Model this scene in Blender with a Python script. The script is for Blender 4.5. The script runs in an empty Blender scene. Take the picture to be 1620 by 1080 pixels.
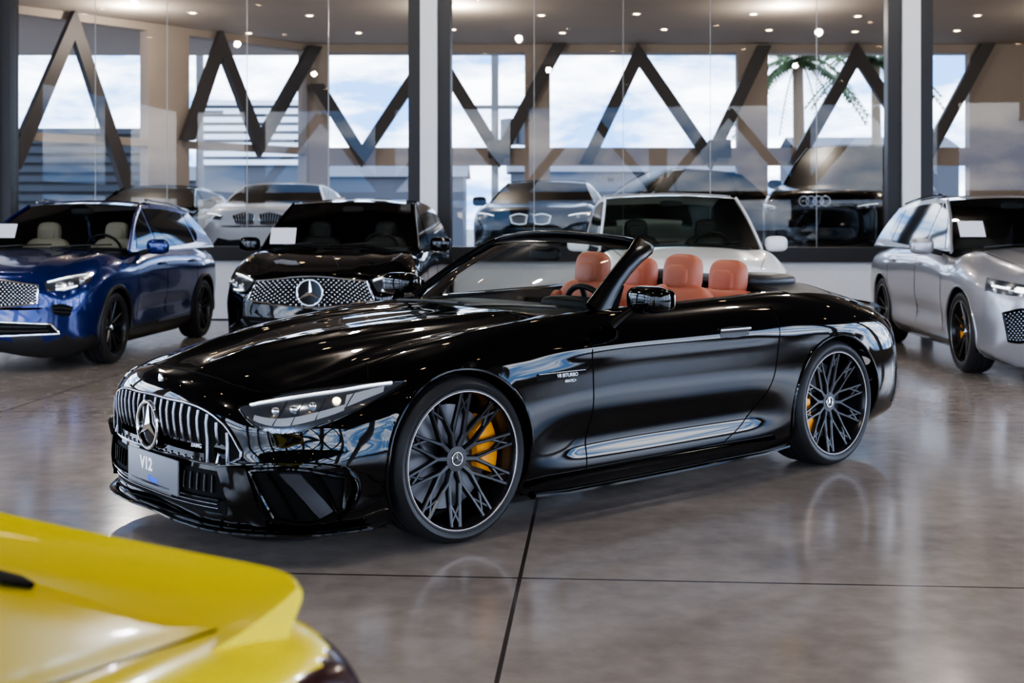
import bpy, math, random
from mathutils import Vector, Matrix
from mathutils.bvhtree import BVHTree
C=bpy.context.scene.collection
R=math.radians
random.seed(4)
PI=math.pi
# ---------------------------------------------------------------- materials
def mat(name,col,rough=.5,metal=0,coat=0,spec=.5,em=None,es=0,noise=0,nscale=20,bump=0,bscale=60):
    m=bpy.data.materials.new(name); m.use_nodes=True
    nt=m.node_tree; b=nt.nodes['Principled BSDF']
    b.inputs['Base Color'].default_value=(*col,1); b.inputs['Roughness'].default_value=rough
    b.inputs['Metallic'].default_value=metal; b.inputs['Coat Weight'].default_value=coat
    b.inputs['Coat Roughness'].default_value=.02; b.inputs['Specular IOR Level'].default_value=spec
    if em: b.inputs['Emission Color'].default_value=(*em,1); b.inputs['Emission Strength'].default_value=es
    if noise:
        tc=nt.nodes.new('ShaderNodeTexCoord'); n=nt.nodes.new('ShaderNodeTexNoise'); n.inputs['Scale'].default_value=nscale
        mx=nt.nodes.new('ShaderNodeMix'); mx.data_type='RGBA'
        mx.inputs[6].default_value=(*[c*(1-noise) for c in col],1); mx.inputs[7].default_value=(*[min(1,c*(1+noise)) for c in col],1)
        nt.links.new(tc.outputs['Object'],n.inputs['Vector']); nt.links.new(n.outputs['Fac'],mx.inputs[0]); nt.links.new(mx.outputs[2],b.inputs['Base Color'])
    if bump:
        tc=nt.nodes.new('ShaderNodeTexCoord'); n=nt.nodes.new('ShaderNodeTexNoise'); n.inputs['Scale'].default_value=bscale
        bp=nt.nodes.new('ShaderNodeBump'); bp.inputs['Strength'].default_value=bump; bp.inputs['Distance'].default_value=.004
        nt.links.new(tc.outputs['Object'],n.inputs['Vector']); nt.links.new(n.outputs['Fac'],bp.inputs['Height']); nt.links.new(bp.outputs['Normal'],b.inputs['Normal'])
    return m
def glassmat(name,tint,base=.04,rough=.02,k=.7):
    m=bpy.data.materials.new(name); m.use_nodes=True; nt=m.node_tree; nt.nodes.clear()
    o=nt.nodes.new('ShaderNodeOutputMaterial'); t=nt.nodes.new('ShaderNodeBsdfTransparent'); g=nt.nodes.new('ShaderNodeBsdfGlossy')
    t.inputs['Color'].default_value=(*tint,1); g.inputs['Roughness'].default_value=rough
    lw=nt.nodes.new('ShaderNodeLayerWeight'); lw.inputs['Blend'].default_value=.25
    ma=nt.nodes.new('ShaderNodeMath'); ma.operation='MULTIPLY_ADD'; ma.inputs[1].default_value=k; ma.inputs[2].default_value=base
    mx=nt.nodes.new('ShaderNodeMixShader')
    nt.links.new(lw.outputs['Fresnel'],ma.inputs[0]); nt.links.new(ma.outputs[0],mx.inputs[0])
    nt.links.new(t.outputs[0],mx.inputs[1]); nt.links.new(g.outputs[0],mx.inputs[2]); nt.links.new(mx.outputs[0],o.inputs[0])
    return m
K={}
K['black']=mat('black_paint',(.0015,.0015,.002),.03,0,0,.5)
K['blue']=mat('blue_paint',(.003,.019,.14),.18,.5,.8)
K['white']=mat('white_paint',(.92,.92,.93),.3,0,.5)
K['silver']=mat('silver_paint',(.40,.40,.43),.3,.5,.8)
K['yellow']=mat('yellow_paint',(.96,.74,.0),.22,0,.15,.3)
K['bluegrey']=mat('bluegrey_paint',(.018,.03,.045),.25,.3,.3)
K['dark']=mat('dark_plastic',(.010,.010,.011),.45)
K['matte']=mat('matte_black',(.004,.004,.004),.8,spec=.2)
K['frameblk']=mat('black_windshield_surround',(.0025,.0025,.003),.22,spec=.2)
K['far']=mat('far_black_paint',(.003,.003,.004),.15,spec=.35)
K['seam']=mat('panel_gap',(.001,.001,.001),.7,spec=.1)
K['gloss']=mat('gloss_black_trim',(.002,.002,.002),.06,0,0,.4)
K['satinblack']=mat('satin_black_cover',(.030,.032,.037),.42)
K['vane']=mat('grey_vane',(.045,.047,.055),.35)
K['chrome']=mat('chrome',(.85,.86,.88),.12,1)
K['dchrome']=mat('dark_chrome',(.30,.30,.32),.18,1)
K['satin']=mat('satin_silver',(.6,.6,.62),.3,1)
K['slat']=mat('grille_slat_metal',(.40,.40,.43),.22,1)
K['rim']=mat('black_rim',(.010,.010,.012),.25,0,0,.55)
K['rimedge']=mat('machined_rim_edge',(.40,.35,.34),.25,.9)
K['disc']=mat('brake_disc_metal',(.14,.14,.15),.35,.9)
K['orange']=mat('orange_caliper_glow',(.95,.36,.015),.35,0,.3,em=(1,.38,.01),es=.07)  # faint glow put in the paint to brighten the calipers
K['leather']=mat('tan_orange_leather',(.50,.145,.08),.5,bump=.15,bscale=150)
K['beige']=mat('beige_leather',(.5,.44,.36),.6,bump=.1)
K['dleather']=mat('dark_leather',(.016,.016,.019),.55,bump=.1)
K['dglass']=mat('dark_side_glass',(.005,.007,.009),.03,0,0,.4)
K['fglass']=mat('far_dark_glass',(.004,.005,.007),.35,0,0,.25)
K['glass']=glassmat('clear_windshield',(.74,.80,.80),.045,.015,.6)
K['glassg']=glassmat('green_windshield',(.78,.90,.85),.07,.02,.7)
K['lens']=glassmat('headlamp_lens',(.95,.96,.98),.04,.02,.6)
K['lampin']=mat('headlamp_reflector_glow',(.55,.58,.62),.28,.55,em=(.8,.85,.9),es=.10)  # pale base and faint glow stand in for light off the reflector
K['lampdk']=mat('headlamp_inner_housing',(.20,.22,.25),.18,.85)
K['led']=mat('led_light',(1,1,1),.3,em=(.95,.97,1),es=3.0)
K['ledf']=mat('faint_led_ring',(.8,.9,1),.3,em=(.75,.9,1),es=.9)
K['ledw']=mat('led_warm',(1,.9,.6),.3,em=(1,.85,.5),es=6)
K['red']=mat('tail_lamp_red',(.022,.004,.006),.15,0,.3,em=(1,.03,.02),es=.006)
K['plate']=mat('grey_plate',(.22,.23,.25),.45)
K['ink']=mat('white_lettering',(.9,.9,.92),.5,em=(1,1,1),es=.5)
K['inkg']=mat('grey_lettering',(.3,.3,.32),.5)
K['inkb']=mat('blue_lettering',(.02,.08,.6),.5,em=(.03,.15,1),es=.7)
K['paper']=mat('paper',(.75,.75,.8),.8)
K['column']=mat('white_column_paint',(.78,.79,.82),.6,noise=.04)
K['frame']=mat('dark_window_frame',(.010,.010,.013),.5)
K['beigewall']=mat('beige_wall',(.30,.25,.21),.8,noise=.1,nscale=1.5)
K['brace']=mat('brown_grey_steel',(.034,.029,.029),.6)
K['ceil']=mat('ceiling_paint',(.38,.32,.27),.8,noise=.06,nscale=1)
K['ceild']=mat('ceiling_paint_darkened',(.07,.060,.054),.8,noise=.06,nscale=1)  # darkened copy of the ceiling paint, keeps the black car's reflections deep
K['lamp']=mat('downlight_glow',(1,.8,.5),.4,em=(1,.66,.32),es=70)
K['ground']=mat('asphalt',(.16,.16,.16),.9,noise=.2,nscale=2)
K['bwhite']=mat('white_cladding',(.75,.77,.8),.6)
K['bdark']=mat('dark_cladding',(.02,.023,.03),.6)
K['bgrey']=mat('grey_building',(.08,.08,.09),.8)
K['wood']=mat('utility_pole_grey',(.12,.11,.10),.8)
K['leaf']=mat('palm_leaf',(.08,.12,.04),.6)
K['trunk']=mat('palm_trunk',(.2,.14,.09),.9,bump=.5)
K['sglass']=glassmat('showroom_glass',(.56,.59,.62),.020,.0,.35)
K['joint']=mat('glass_joint',(.35,.36,.37),.3)
def tyremat():
    m=mat('tyre_rubber',(.020,.020,.022),.6,spec=.4); nt=m.node_tree; b=nt.nodes['Principled BSDF']
    tc=nt.nodes.new('ShaderNodeTexCoord'); s=nt.nodes.new('ShaderNodeSeparateXYZ'); nt.links.new(tc.outputs['Object'],s.inputs[0])
    at=nt.nodes.new('ShaderNodeMath'); at.operation='ARCTAN2'; nt.links.new(s.outputs[0],at.inputs[0]); nt.links.new(s.outputs[2],at.inputs[1])
    mu=nt.nodes.new('ShaderNodeMath'); mu.operation='MULTIPLY_ADD'; mu.inputs[1].default_value=70; nt.links.new(at.outputs[0],mu.inputs[0])
    my=nt.nodes.new('ShaderNodeMath'); my.operation='MULTIPLY'; my.inputs[1].default_value=45; nt.links.new(s.outputs[1],my.inputs[0]); nt.links.new(my.outputs[0],mu.inputs[2])
    si=nt.nodes.new('ShaderNodeMath'); si.operation='SINE'; nt.links.new(mu.outputs[0],si.inputs[0])
    gt=nt.nodes.new('ShaderNodeMath'); gt.operation='GREATER_THAN'; gt.inputs[1].default_value=-.75; nt.links.new(si.outputs[0],gt.inputs[0])
    bp=nt.nodes.new('ShaderNodeBump'); bp.inputs['Strength'].default_value=.8; bp.inputs['Distance'].default_value=.005
    nt.links.new(gt.outputs[0],bp.inputs['Height']); nt.links.new(bp.outputs['Normal'],b.inputs['Normal'])
    return m
K['tread']=tyremat(); K['rubber']=mat('tyre_sidewall',(.015,.015,.016),.5,spec=.4,bump=.1)
# ---------------------------------------------------------------- geometry helpers
def hseg(pts,subs):
    n=len(pts); dim=len(pts[0])
    h=[max(1e-4,math.sqrt(sum((pts[i+1][k]-pts[i][k])**2 for k in range(dim)))) for i in range(n-1)]
    if n==2: tg=[[(pts[1][k]-pts[0][k])/h[0] for k in range(dim)]]*2
    else:
        sl=[[(pts[i+1][k]-pts[i][k])/h[i] for k in range(dim)] for i in range(n-1)]
        tg=[sl[0]]
        for i in range(1,n-1): tg.append([(sl[i][k]*h[i-1]+sl[i-1][k]*h[i])/(h[i]+h[i-1]) for k in range(dim)])
        tg.append(sl[-1])
    out=[]
    for i in range(n-1):
        s=subs if isinstance(subs,int) else subs[i]
        for q in range(s):
            t=q/s; t2=t*t; t3=t2*t
            a=2*t3-3*t2+1; b=t3-2*t2+t; c=-2*t3+3*t2; d=t3-t2
            out.append(tuple(a*pts[i][k]+b*h[i]*tg[i][k]+c*pts[i+1][k]+d*h[i]*tg[i+1][k] for k in range(dim)))
    out.append(tuple(pts[-1])); return out
def herm(pts,n):
    f=hseg(pts,24); L=[0]
    for i in range(1,len(f)): L.append(L[-1]+math.dist(f[i],f[i-1]))
    out=[]; j=0
    for q in range(n+1):
        t=L[-1]*q/n
        while j<len(L)-2 and L[j+1]<t: j+=1
        d=L[j+1]-L[j]; w=(t-L[j])/d if d>1e-9 else 0; w=min(1,max(0,w))
        out.append(tuple(f[j][k]+(f[j+1][k]-f[j][k])*w for k in range(len(f[0]))))
    return out
def lerp1(tab,x):
    if x<=tab[0][0]: return tab[0][1]
    for a,b in zip(tab,tab[1:]):
        if x<=b[0]: return a[1]+(b[1]-a[1])*(x-a[0])/(b[0]-a[0])
    return tab[-1][1]
class MB:
    def __init__(s): s.v=[]; s.f=[]
    def add(s,vs,fs):
        o=len(s.v); s.v+=[tuple(p) for p in vs]; s.f+=[tuple(i+o for i in f) for f in fs]; return s
    def grid(s,rows,cu=False,cv=False):
        a=len(rows); b=len(rows[0]); vs=[p for r in rows for p in r]; fs=[]
        for i in range(a if cu else a-1):
            for j in range(b if cv else b-1):
                i2=(i+1)%a; j2=(j+1)%b
                fs.append((i*b+j,i*b+j2,i2*b+j2,i2*b+j))
        return s.add(vs,fs)
    def box(s,c,d,rot=None,b=0):
        x,y,z=[q/2 for q in d]; c=Vector(c)
        if b<=0:
            vs=[Vector((i*x,j*y,k*z)) for i in(-1,1) for j in(-1,1) for k in(-1,1)]
            fs=[(0,1,3,2),(4,6,7,5),(0,4,5,1),(2,3,7,6),(0,2,6,4),(1,5,7,3)]
        else:
            import bmesh
            bm=bmesh.new(); bmesh.ops.create_cube(bm,size=1)
            for v in bm.verts: v.co=Vector((v.co.x*2*x,v.co.y*2*y,v.co.z*2*z))
            bmesh.ops.bevel(bm,geom=bm.edges[:],offset=b,segments=2,profile=.5,affect='EDGES')
            bm.verts.index_update(); vs=[v.co.copy() for v in bm.verts]; fs=[tuple(v.index for v in f.verts) for f in bm.faces]; bm.free()
        if rot: vs=[rot@v for v in vs]
        return s.add([c+v for v in vs],fs)
    def sweep(s,path,a,b=None,ref=None,n=8,closed=False):
        P=[Vector(p) for p in path]; N=len(P); rows=[]; last=None
        for i,p in enumerate(P):
            if closed: t=P[(i+1)%N]-P[i-1]
            else: t=P[min(N-1,i+1)]-P[max(0,i-1)]
            if t.length<1e-9: t=Vector((1,0,0))
            t.normalize()
            r=Vector(ref) if ref else (last if last else (Vector((0,0,1)) if abs(t.z)<.9 else Vector((1,0,0))))
            n1=r-t*r.dot(t)
            if n1.length<1e-5: n1=t.orthogonal()
            n1.normalize(); n2=t.cross(n1); last=n1
            A=a[i] if isinstance(a,(list,tuple)) else a
            B=(b[i] if isinstance(b,(list,tuple)) else b) if b is not None else A
            rows.append([tuple(p+n1*A*math.cos(q)+n2*B*math.sin(q)) for q in [2*PI*k/n+PI/n for k in range(n)]])
        s.grid(rows,cu=closed,cv=True)
        if not closed:
            for r in (rows[0],rows[-1]): s.add(r,[tuple(range(n))])
        return s
    def lathe(s,prof,c=(0,0,0),n=48,a0=0,a1=2*PI,axis='y'):
        full=abs(a1-a0-2*PI)<1e-6; rows=[]
        for k in range(n if full else n+1):
            a=a0+(a1-a0)*k/n
            if axis=='y': rows.append([(c[0]+r*math.cos(a),c[1]+h,c[2]+r*math.sin(a)) for r,h in prof])
            else: rows.append([(c[0]+r*math.cos(a),c[1]+r*math.sin(a),c[2]+h) for r,h in prof])
        return s.grid(rows,cu=full)
    def se(s,c,r,e=(.5,.5),rot=None,n=16,m=24):
        def sp(v,p): return math.copysign(abs(v)**p,v)
        rows=[]
        for i in range(n+1):
            a=-PI/2+PI*i/n
            row=[]
            for j in range(m):
                b=2*PI*j/m
                v=Vector((r[0]*sp(math.cos(a),e[0])*sp(math.cos(b),e[1]),r[1]*sp(math.cos(a),e[0])*sp(math.sin(b),e[1]),r[2]*sp(math.sin(a),e[0])))
                if rot: v=rot@v
                row.append(tuple(Vector(c)+v))
            rows.append(row)
        return s.grid(rows,cv=True)
    def build(s,name,m,parent=None,smooth=True,ang=38,normals=None):
        me=bpy.data.meshes.new(name); me.from_pydata(s.v,[],s.f); me.materials.append(m)
        if smooth:
            me.polygons.foreach_set('use_smooth',[True]*len(me.polygons))
            if normals: me.normals_split_custom_set_from_vertices(normals)
            else:
                try: me.set_sharp_from_angle(angle=R(ang))
                except Exception: pass
        me.update()
        o=bpy.data.objects.new(name,me); C.objects.link(o)
        if parent: o.parent=parent
        return o
def thing(name,label,cat,loc=(0,0,0),rz=0,group=None):
    o=bpy.data.objects.new(name,None); C.objects.link(o); o.location=loc; o.rotation_euler=(0,0,rz)
    o.empty_display_size=.2
    o['label']=label; o['category']=cat
    if group: o['group']=group
    return o
def tag(o,label,cat,group=None):
    o['label']=label; o['category']=cat
    if group: o['group']=group
    return o
def struct(o): o['kind']='structure'; return o
def text_obj(txt,size,m,parent,org,ux,uy,name,ext=.001,align='CENTER',shear=0,bold=.01):
    cu=bpy.data.curves.new(name,'FONT'); cu.body=txt; cu.size=size; cu.extrude=ext; cu.align_x=align; cu.align_y='CENTER'; cu.shear=shear; cu.offset=size*bold
    t=bpy.data.objects.new('tmp',cu); C.objects.link(t)
    bpy.context.view_layer.update()
    me=bpy.data.meshes.new_from_object(t.evaluated_get(bpy.context.evaluated_depsgraph_get()))
    bpy.data.objects.remove(t)
    ux=Vector(ux).normalized(); uy=Vector(uy).normalized(); uz=ux.cross(uy)
    M=Matrix((( ux.x,uy.x,uz.x,org[0]),(ux.y,uy.y,uz.y,org[1]),(ux.z,uy.z,uz.z,org[2]),(0,0,0,1)))
    me.transform(M); me.materials.clear(); me.materials.append(m); me.name=name
    o=bpy.data.objects.new(name,me); C.objects.link(o)
    if parent: o.parent=parent
    return o
def proj(bvh,p,d,off=0):
    d=Vector(d).normalized(); o=Vector(p)-d*2.0
    h=bvh.ray_cast(o,d)
    if h[0] is None:
        h=bvh.find_nearest(Vector(p))
    n=h[1].copy()
    if n.dot(d)>0: n=-n
    return h[0]+n*off
def rows_of(bvh,top,bot,d,off,n=24,m=6):
    T=herm(top,n); B=herm(bot,n); out=[]
    for k in range(m+1):
        f=k/m
        r=[tuple(T[i][q]*(1-f)+B[i][q]*f for q in range(3)) for i in range(n+1)]
        out.append([tuple(proj(bvh,p,d,off)) for p in r] if bvh else r)
    return out
def patch(bvh,top,bot,d,off,name,m,parent,n=24,k=6,skirt=.012):
    rows=rows_of(bvh,top,bot,d,off,n,k); mb=MB().grid(rows)
    if bvh and skirt:
        low=rows_of(bvh,top,bot,d,off-skirt,n,k)
        for a,b in ((rows[0],low[0]),(rows[-1],low[-1]),([r[0] for r in rows],[r[0] for r in low]),([r[-1] for r in rows],[r[-1] for r in low])): mb.grid([a,b])
    return mb.build(name,m,parent)
def outline(bvh,top,bot,d,off,r,name,m,parent,n=24,b=None):
    rows=rows_of(bvh,top,bot,d,off,n,6)
    path=rows[0]+[x[-1] for x in rows[1:-1]]+rows[-1][::-1]+[x[0] for x in rows[1:-1]][::-1]
    return MB().sweep(path,r,b,n=8,closed=True).build(name,m,parent)
def mir(pts): return [(p[0],-p[1],p[2]) for p in pts]
def star(mb,c,r,U,V,N,t=.006,ring=True,rr=None):
    c=Vector(c);U=Vector(U);V=Vector(V);N=Vector(N)
    if ring: mb.sweep([tuple(c+U*r*math.cos(a)+V*r*math.sin(a)) for a in [2*PI*k/40 for k in range(40)]],rr or r*.07,n=8,closed=True)
    for k in range(3):
        a=PI/2+k*2*PI/3; d=U*math.cos(a)+V*math.sin(a); p=U*-math.sin(a)+V*math.cos(a)
        tip=c+d*r; l=c+p*r*.15+d*r*.09; q=c-p*r*.15+d*r*.09; b=c-d*r*.12; top=c+N*t
        mb.add([tip,l,b,q,top],[(0,1,4),(1,2,4),(2,3,4),(3,0,4)])
# ---------------------------------------------------------------- car body loft
def body_rings(st,wref,subs,step,deform,pexp):
    cnt=[]
    for a,b in zip(st,st[1:]):
        L=max(abs(a[0]-b[0]),abs(a[2]-b[2])*.8,abs(a[5]-b[5])*.6); cnt.append(max(2,math.ceil(L/step)))
    ss=hseg(st,cnt); rings=[]
    for s in ss:
        x,sw,hc,hs,ys,w,zw,wb,zb=s
        ctl=[(0,hc),(.36*ys,hc-(hc-hs)*.08),(.72*ys,hc-(hc-hs)*.42),(ys,hs),(ys+(w-ys)*.70,hs-(hs-zw)*.26),(w,zw),(w-.014,zb+(zw-zb)*.45),(wb,zb+(zw-zb)*.13),(wb*.93,zb),(0,zb)]
        half=hseg(ctl,subs)
        def mk(p,sg):
            y=max(0,p[0]); q=(x-sw*(y/wref)**pexp,y,p[1])
            if deform: q=deform(*q)
            return (q[0],q[1]*sg,q[2])
        rings.append([mk(p,1) for p in half]+[mk(p,-1) for p in half[-2:0:-1]])
    return rings
def make_body(root,st,axles,cls,mats,wref=.95,subs=6,step=.035,deform=None,pexp=3.2):
    rg=body_rings(st,wref,subs,step,deform,pexp); n=len(rg); m=len(rg[0]); J=(m)//2
    V=[Vector(p) for r in rg for p in r]; F=[]; info=[]
    for i in range(n-1):
        for k in range(m):
            k2=(k+1)%m
            F.append((i*m+k,(i+1)*m+k,(i+1)*m+k2,i*m+k2))
            rowf=(k+.5)/subs if k<J else (m-k-.5)/subs
            info.append(rowf)
    bvh=BVHTree.FromPolygons([tuple(v) for v in V],F)
    keep=[]; dead=[]
    for fi,f in enumerate(F):
        c=(V[f[0]]+V[f[1]]+V[f[2]]+V[f[3]])/4
        cut=None
        for ax in axles:
            if abs(c.y)>.5 and math.hypot(c.x-ax[0],c.z-ax[1])<ax[2] and info[fi]>3.0: cut=ax
        if cut: dead.append((f,cut)); continue
        keep.append((fi,f,c))
    kv=set(i for _,f,_ in keep for i in f); done=set()
    for f,ax in dead:
        for i in f:
            if i in kv and i not in done and abs(V[i].y)>.62:
                done.add(i); d=Vector((V[i].x-ax[0],0,V[i].z-ax[1])); L=d.length
                if L>1e-6: d*=ax[2]/L; V[i].x=ax[0]+d.x; V[i].z=ax[1]+d.z
    NR=[Vector((0,0,0)) for _ in V]
    for f in F:
        a=(V[f[2]]-V[f[0]]).cross(V[f[3]]-V[f[1]])
        for i in f: NR[i]+=a
    parts={}
    for fi,f,c in keep:
        p=cls(c.x,abs(c.y),c.z,info[fi])
        if p is None: continue
        key=(p,c.y>0) if p in ('fender','door','front_door','rear_door','side_skirt','rear_quarter_panel') else (p,0)
        parts.setdefault(key,[]).append(f)
    for (p,s),fs in parts.items():
        idx={}; vs=[]; ns=[]; nf=[]
        for f in fs:
            g=[]
            for i in f:
                if i not in idx:
                    idx[i]=len(vs); vs.append(tuple(V[i])); nn=NR[i]; ns.append(tuple(nn.normalized()) if nn.length>1e-12 else (0,0,1))
                g.append(idx[i])
            nf.append(tuple(g))
        mb=MB(); mb.v=vs; mb.f=nf; mb.build(p,mats.get(p,mats['_']),root,normals=ns)
    return bvh
def wheel_well(root,ax,y0,y1,side):
    mb=MB(); rows=[]
    Rr=ax[2]+.004
    for k in range(33):
        a=-.35+ (PI+.7)*k/32
        rows.append([(ax[0]+Rr*math.cos(a),side*y,ax[1]+Rr*math.sin(a)) for y in (y0,(y0+y1)/2,y1)])
    mb.grid(rows)
    mb.grid([[(ax[0]+r*math.cos(a),side*y0,ax[1]+r*math.sin(a)) for r in (0,Rr)] for a in [-.35+(PI+.7)*k/32 for k in range(33)]])
    return mb.build('wheel_well',K['matte'],root)
def arch_lip(bvh,root,ax,side,r,m,yoff=.0,a0=-.45,a1=PI+.45,rb=None,name='wheel_arch_lip'):
    path=[]
    for k in range(41):
        a=a0+(a1-a0)*k/40
        x=ax[0]+(ax[2]+r*.3)*math.cos(a); z=ax[1]+(ax[2]+r*.3)*math.sin(a)
        p=proj(bvh,(x,side*.9,max(z,.17)),(0,-side,0),yoff); path.append((x,p.y,z))
    path=[p for p in path if p[2]>.16]
    MB().sweep(path,r,rb,ref=(0,1,0),n=8).build(name,m,root)
def bar(mb,p0,p1,w0,w1,t0,t1,ax):
    p0=Vector(p0);p1=Vector(p1);ax=Vector(ax); t=(p1-p0).normalized(); s=t.cross(ax).normalized(); n=s.cross(t).normalized()
    if n.dot(ax)<0: n=-n
    rows=[]
    for p,w,th in ((p0,w0,t0),(p1,w1,t1)):
        rows.append([tuple(p+s*a*w+n*b*th) for a,b in ((-.5,-1),(-.5,-.25),(-.28,0),(.28,0),(.5,-.25),(.5,-1))])
    mb.grid(rows,cv=True); mb.add(rows[0],[tuple(range(6))]); mb.add(rows[1],[tuple(range(6))])
def wheel(root,x,y,side,Rt,rr,wt,style='mesh',caliper=None,cdir=PI,rimmat=None,edge=None,emb=True,detail=True,cq=0):
    rimmat=rimmat or K['rim']; n=64 if detail else 32
    cy=y-side*wt/2; h=wt/2
    def L(prof): return [(r,side*q) for r,q in prof]
    rim=MB()
    rim.lathe(L([(rr+.004,h-.012),(rr+.006,h-.004),(rr-.006,h-.004),(rr-.012,h-.016),(rr-.018,h-.05),(rr-.02,0),(rr-.012,-h+.02),(rr+.004,-h+.01)]),n=n)
    yo=h-.02; yh=h-.062; ax=(0,side,0)
    def P(r,a,q): return (r*math.cos(a),side*q,r*math.sin(a))
    def ys(r): return yh+(yo-yh)*max(0,min(1,(r-.05)/(rr-.05)))**1.3
    if style=='mesh':
        for k in range(10):
            a=2*PI*k/10+.1
            bar(rim,P(.045,a,yh+.004),P(rr*.40,a,ys(rr*.40)+.004),.030,.024,.03,.024,ax)
            for s in(-1,1):
                m1=P(rr*.66,a+s*R(10.5),ys(rr*.66)+.003)
                bar(rim,P(rr*.35,a+s*R(.6),ys(rr*.35)+.004),m1,.020,.015,.026,.024,ax)
                bar(rim,m1,P(rr*.97,a+s*R(13.5),yo),.015,.018,.024,.02,ax)
                bar(rim,P(rr*.63,a+s*R(9.8),ys(rr*.63)-.002),P(rr*.97,a+s*R(24.0),yo-.004),.014,.013,.02,.02,ax)
    else:
        ns=5
        for k in range(ns):
            a=2*PI*k/ns+PI/2
            for s in (-1,1):
                bar(rim,P(.05,a+s*.25,yh+.01),P(rr*.97,a+s*R(13),yo),.034,.032,.04,.03,ax)
    rim.lathe(L([(.0,yh+.008),(.055,yh+.006),(.062,yh-.01),(.066,yh-.04),(.0,yh-.05)]),n=28)
    if detail:
        for k in range(5):
            a=2*PI*k/5+.3; rim.lathe([(.0,side*(yh+.004)),(.009,side*(yh+.003)),(.009,side*(yh-.01))],c=P(.043,a,.002),n=10)
    o=rim.build('wheel',rimmat,root,ang=30); o.location=(x,cy,Rt)
    ty=MB()
    pr=[(rr+.002,h-.012),(rr+.012,h-.002),(rr+.03,h+.003),(Rt-.030,h+.002),(Rt-.016,h-.008),(Rt-.006,h-.024)]
    ty.lathe(L(pr),n=n); ty.lathe(L([(r,-q) for r,q in pr]),n=n)
    ty.build('tyre_sidewall',K['rubber'],o,ang=60)
    tr=[(Rt-.006,h-.024),(Rt-.001,h-.045)]
    for g in (.055,-.0,-.055): tr+=[(Rt,g+.009),(Rt-.008,g+.006),(Rt-.008,g-.006),(Rt,g-.009)]
    tr+=[(Rt-.001,-h+.045),(Rt-.006,-h+.024)]
    MB().lathe(L(tr),n=n).build('tyre_tread',K['tread'],o,ang=30)
    MB().lathe(L([(rr-.006,h-.0035),(rr-.005,h-.0020),(rr-.001,h-.0020),(rr,h-.004)]),n=n).build('rim_edge',edge or rimmat,o)
    MB().lathe(L([(.05,.0),(rr*.76,.0),(rr*.76,-.03),(.05,-.03)]),n=n).build('brake_disc',K['disc'],o)
    if caliper:
        cm=MB(); a0=cdir-R(31); rows=[]
        for k in range(15):
            a=a0+R(62)*k/14; e=min(1,min(k,14-k)/2.0); ins=.012*(1-e)
            sec=[(rr*.50+ins,.030+cq),(rr*.56,.044+cq),(rr*.78,.044+cq),(rr*.88-ins,.030+cq),(rr*.90-ins,-.05),(rr*.48+ins,-.05)]
            rows.append([P(r,a,q) for r,q in sec])
        cm.grid(rows,cv=True); cm.add(rows[0],[tuple(range(6))]); cm.add(rows[-1],[tuple(range(6))])
        cm.build('brake_caliper',caliper,o,ang=25)
    if emb:
        e=MB(); star(e,(0,side*(yh+.009),0),.028,(1,0,0),(0,0,1),(0,side,0),.004,rr=.0028); e.build('hub_emblem',K['chrome'],o)
    return o
def seat(root,x,y,m,scale=1,head=1.206,z0=.35,name='seat',wid=.25,lean=.2,hw=.128):
    mb=MB(); rt=Matrix.Rotation(-lean,3,'Y')
    top=head-.19
    mb.se((x+.05,y,(top+z0+.15)/2),(.085,wid,(top-z0-.10)/2),(.5,.55),rt)
    for s in(-1,1): mb.se((x+.10,y+s*(wid-.035),(top+z0+.1)/2-.02),(.09,.045,(top-z0-.16)/2),(.5,.6),rt)
    mb.se((x+.33,y,z0+.08),(.27,wid*.95,.09),(.5,.5))
    o=mb.build(name,m,root,ang=60)
    h=MB(); h.se((x-.01,y,head-.115),(.06,hw,.118),(.6,.62),Matrix.Rotation(-.12,3,'Y'))
    h.se((x+.035,y,head-.125),(.03,hw*.68,.07),(.6,.6),Matrix.Rotation(-.12,3,'Y'))
    h.build('headrest',m,o,ang=60)
    return o
# ================================================================= HERO
hero=thing('convertible_car','glossy black open-top roadster with orange leather seats in the middle of the showroom','car',(-.810,6.16,0),R(220.35))
st=[(.995,.27,.47,.47,.45,.55,.46,.50,.44),
(.99,.37,.66,.63,.62,.84,.45,.80,.21),
(.955,.43,.715,.675,.66,.885,.46,.86,.15),
(.88,.45,.755,.70,.70,.905,.48,.87,.13),
(.70,.38,.805,.735,.73,.925,.50,.88,.13),
(.40,.20,.86,.79,.76,.94,.53,.89,.13),
(.10,.06,.895,.84,.775,.945,.56,.89,.13),
(-.25,0,.92,.885,.785,.94,.58,.885,.13),
(-.60,0,.935,.92,.79,.93,.60,.88,.13),
(-1.0,0,.945,.945,.80,.92,.62,.875,.13),
(-1.5,0,.955,.955,.80,.92,.62,.875,.13),
(-2.0,0,.975,.968,.80,.93,.62,.88,.13),
(-2.4,0,1.025,.978,.785,.95,.62,.89,.14),
(-2.75,0,1.065,.965,.765,.968,.60,.90,.15),
(-3.1,-.05,1.025,.928,.735,.96,.58,.88,.17),
(-3.42,-.14,.940,.870,.70,.925,.55,.85,.20),
(-3.60,-.25,.875,.82,.66,.89,.55,.83,.22),
(-3.68,-.32,.80,.76,.62,.86,.55,.80,.25),
(-3.69,-.30,.52,.52,.45,.55,.5,.5,.46)]
def g(v,c,w): return math.exp(-((v-c)/w)**2)
def sm(a,b,x):
    t=max(0,min(1,(x-a)/(b-a))); return t*t*(3-2*t)
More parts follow.
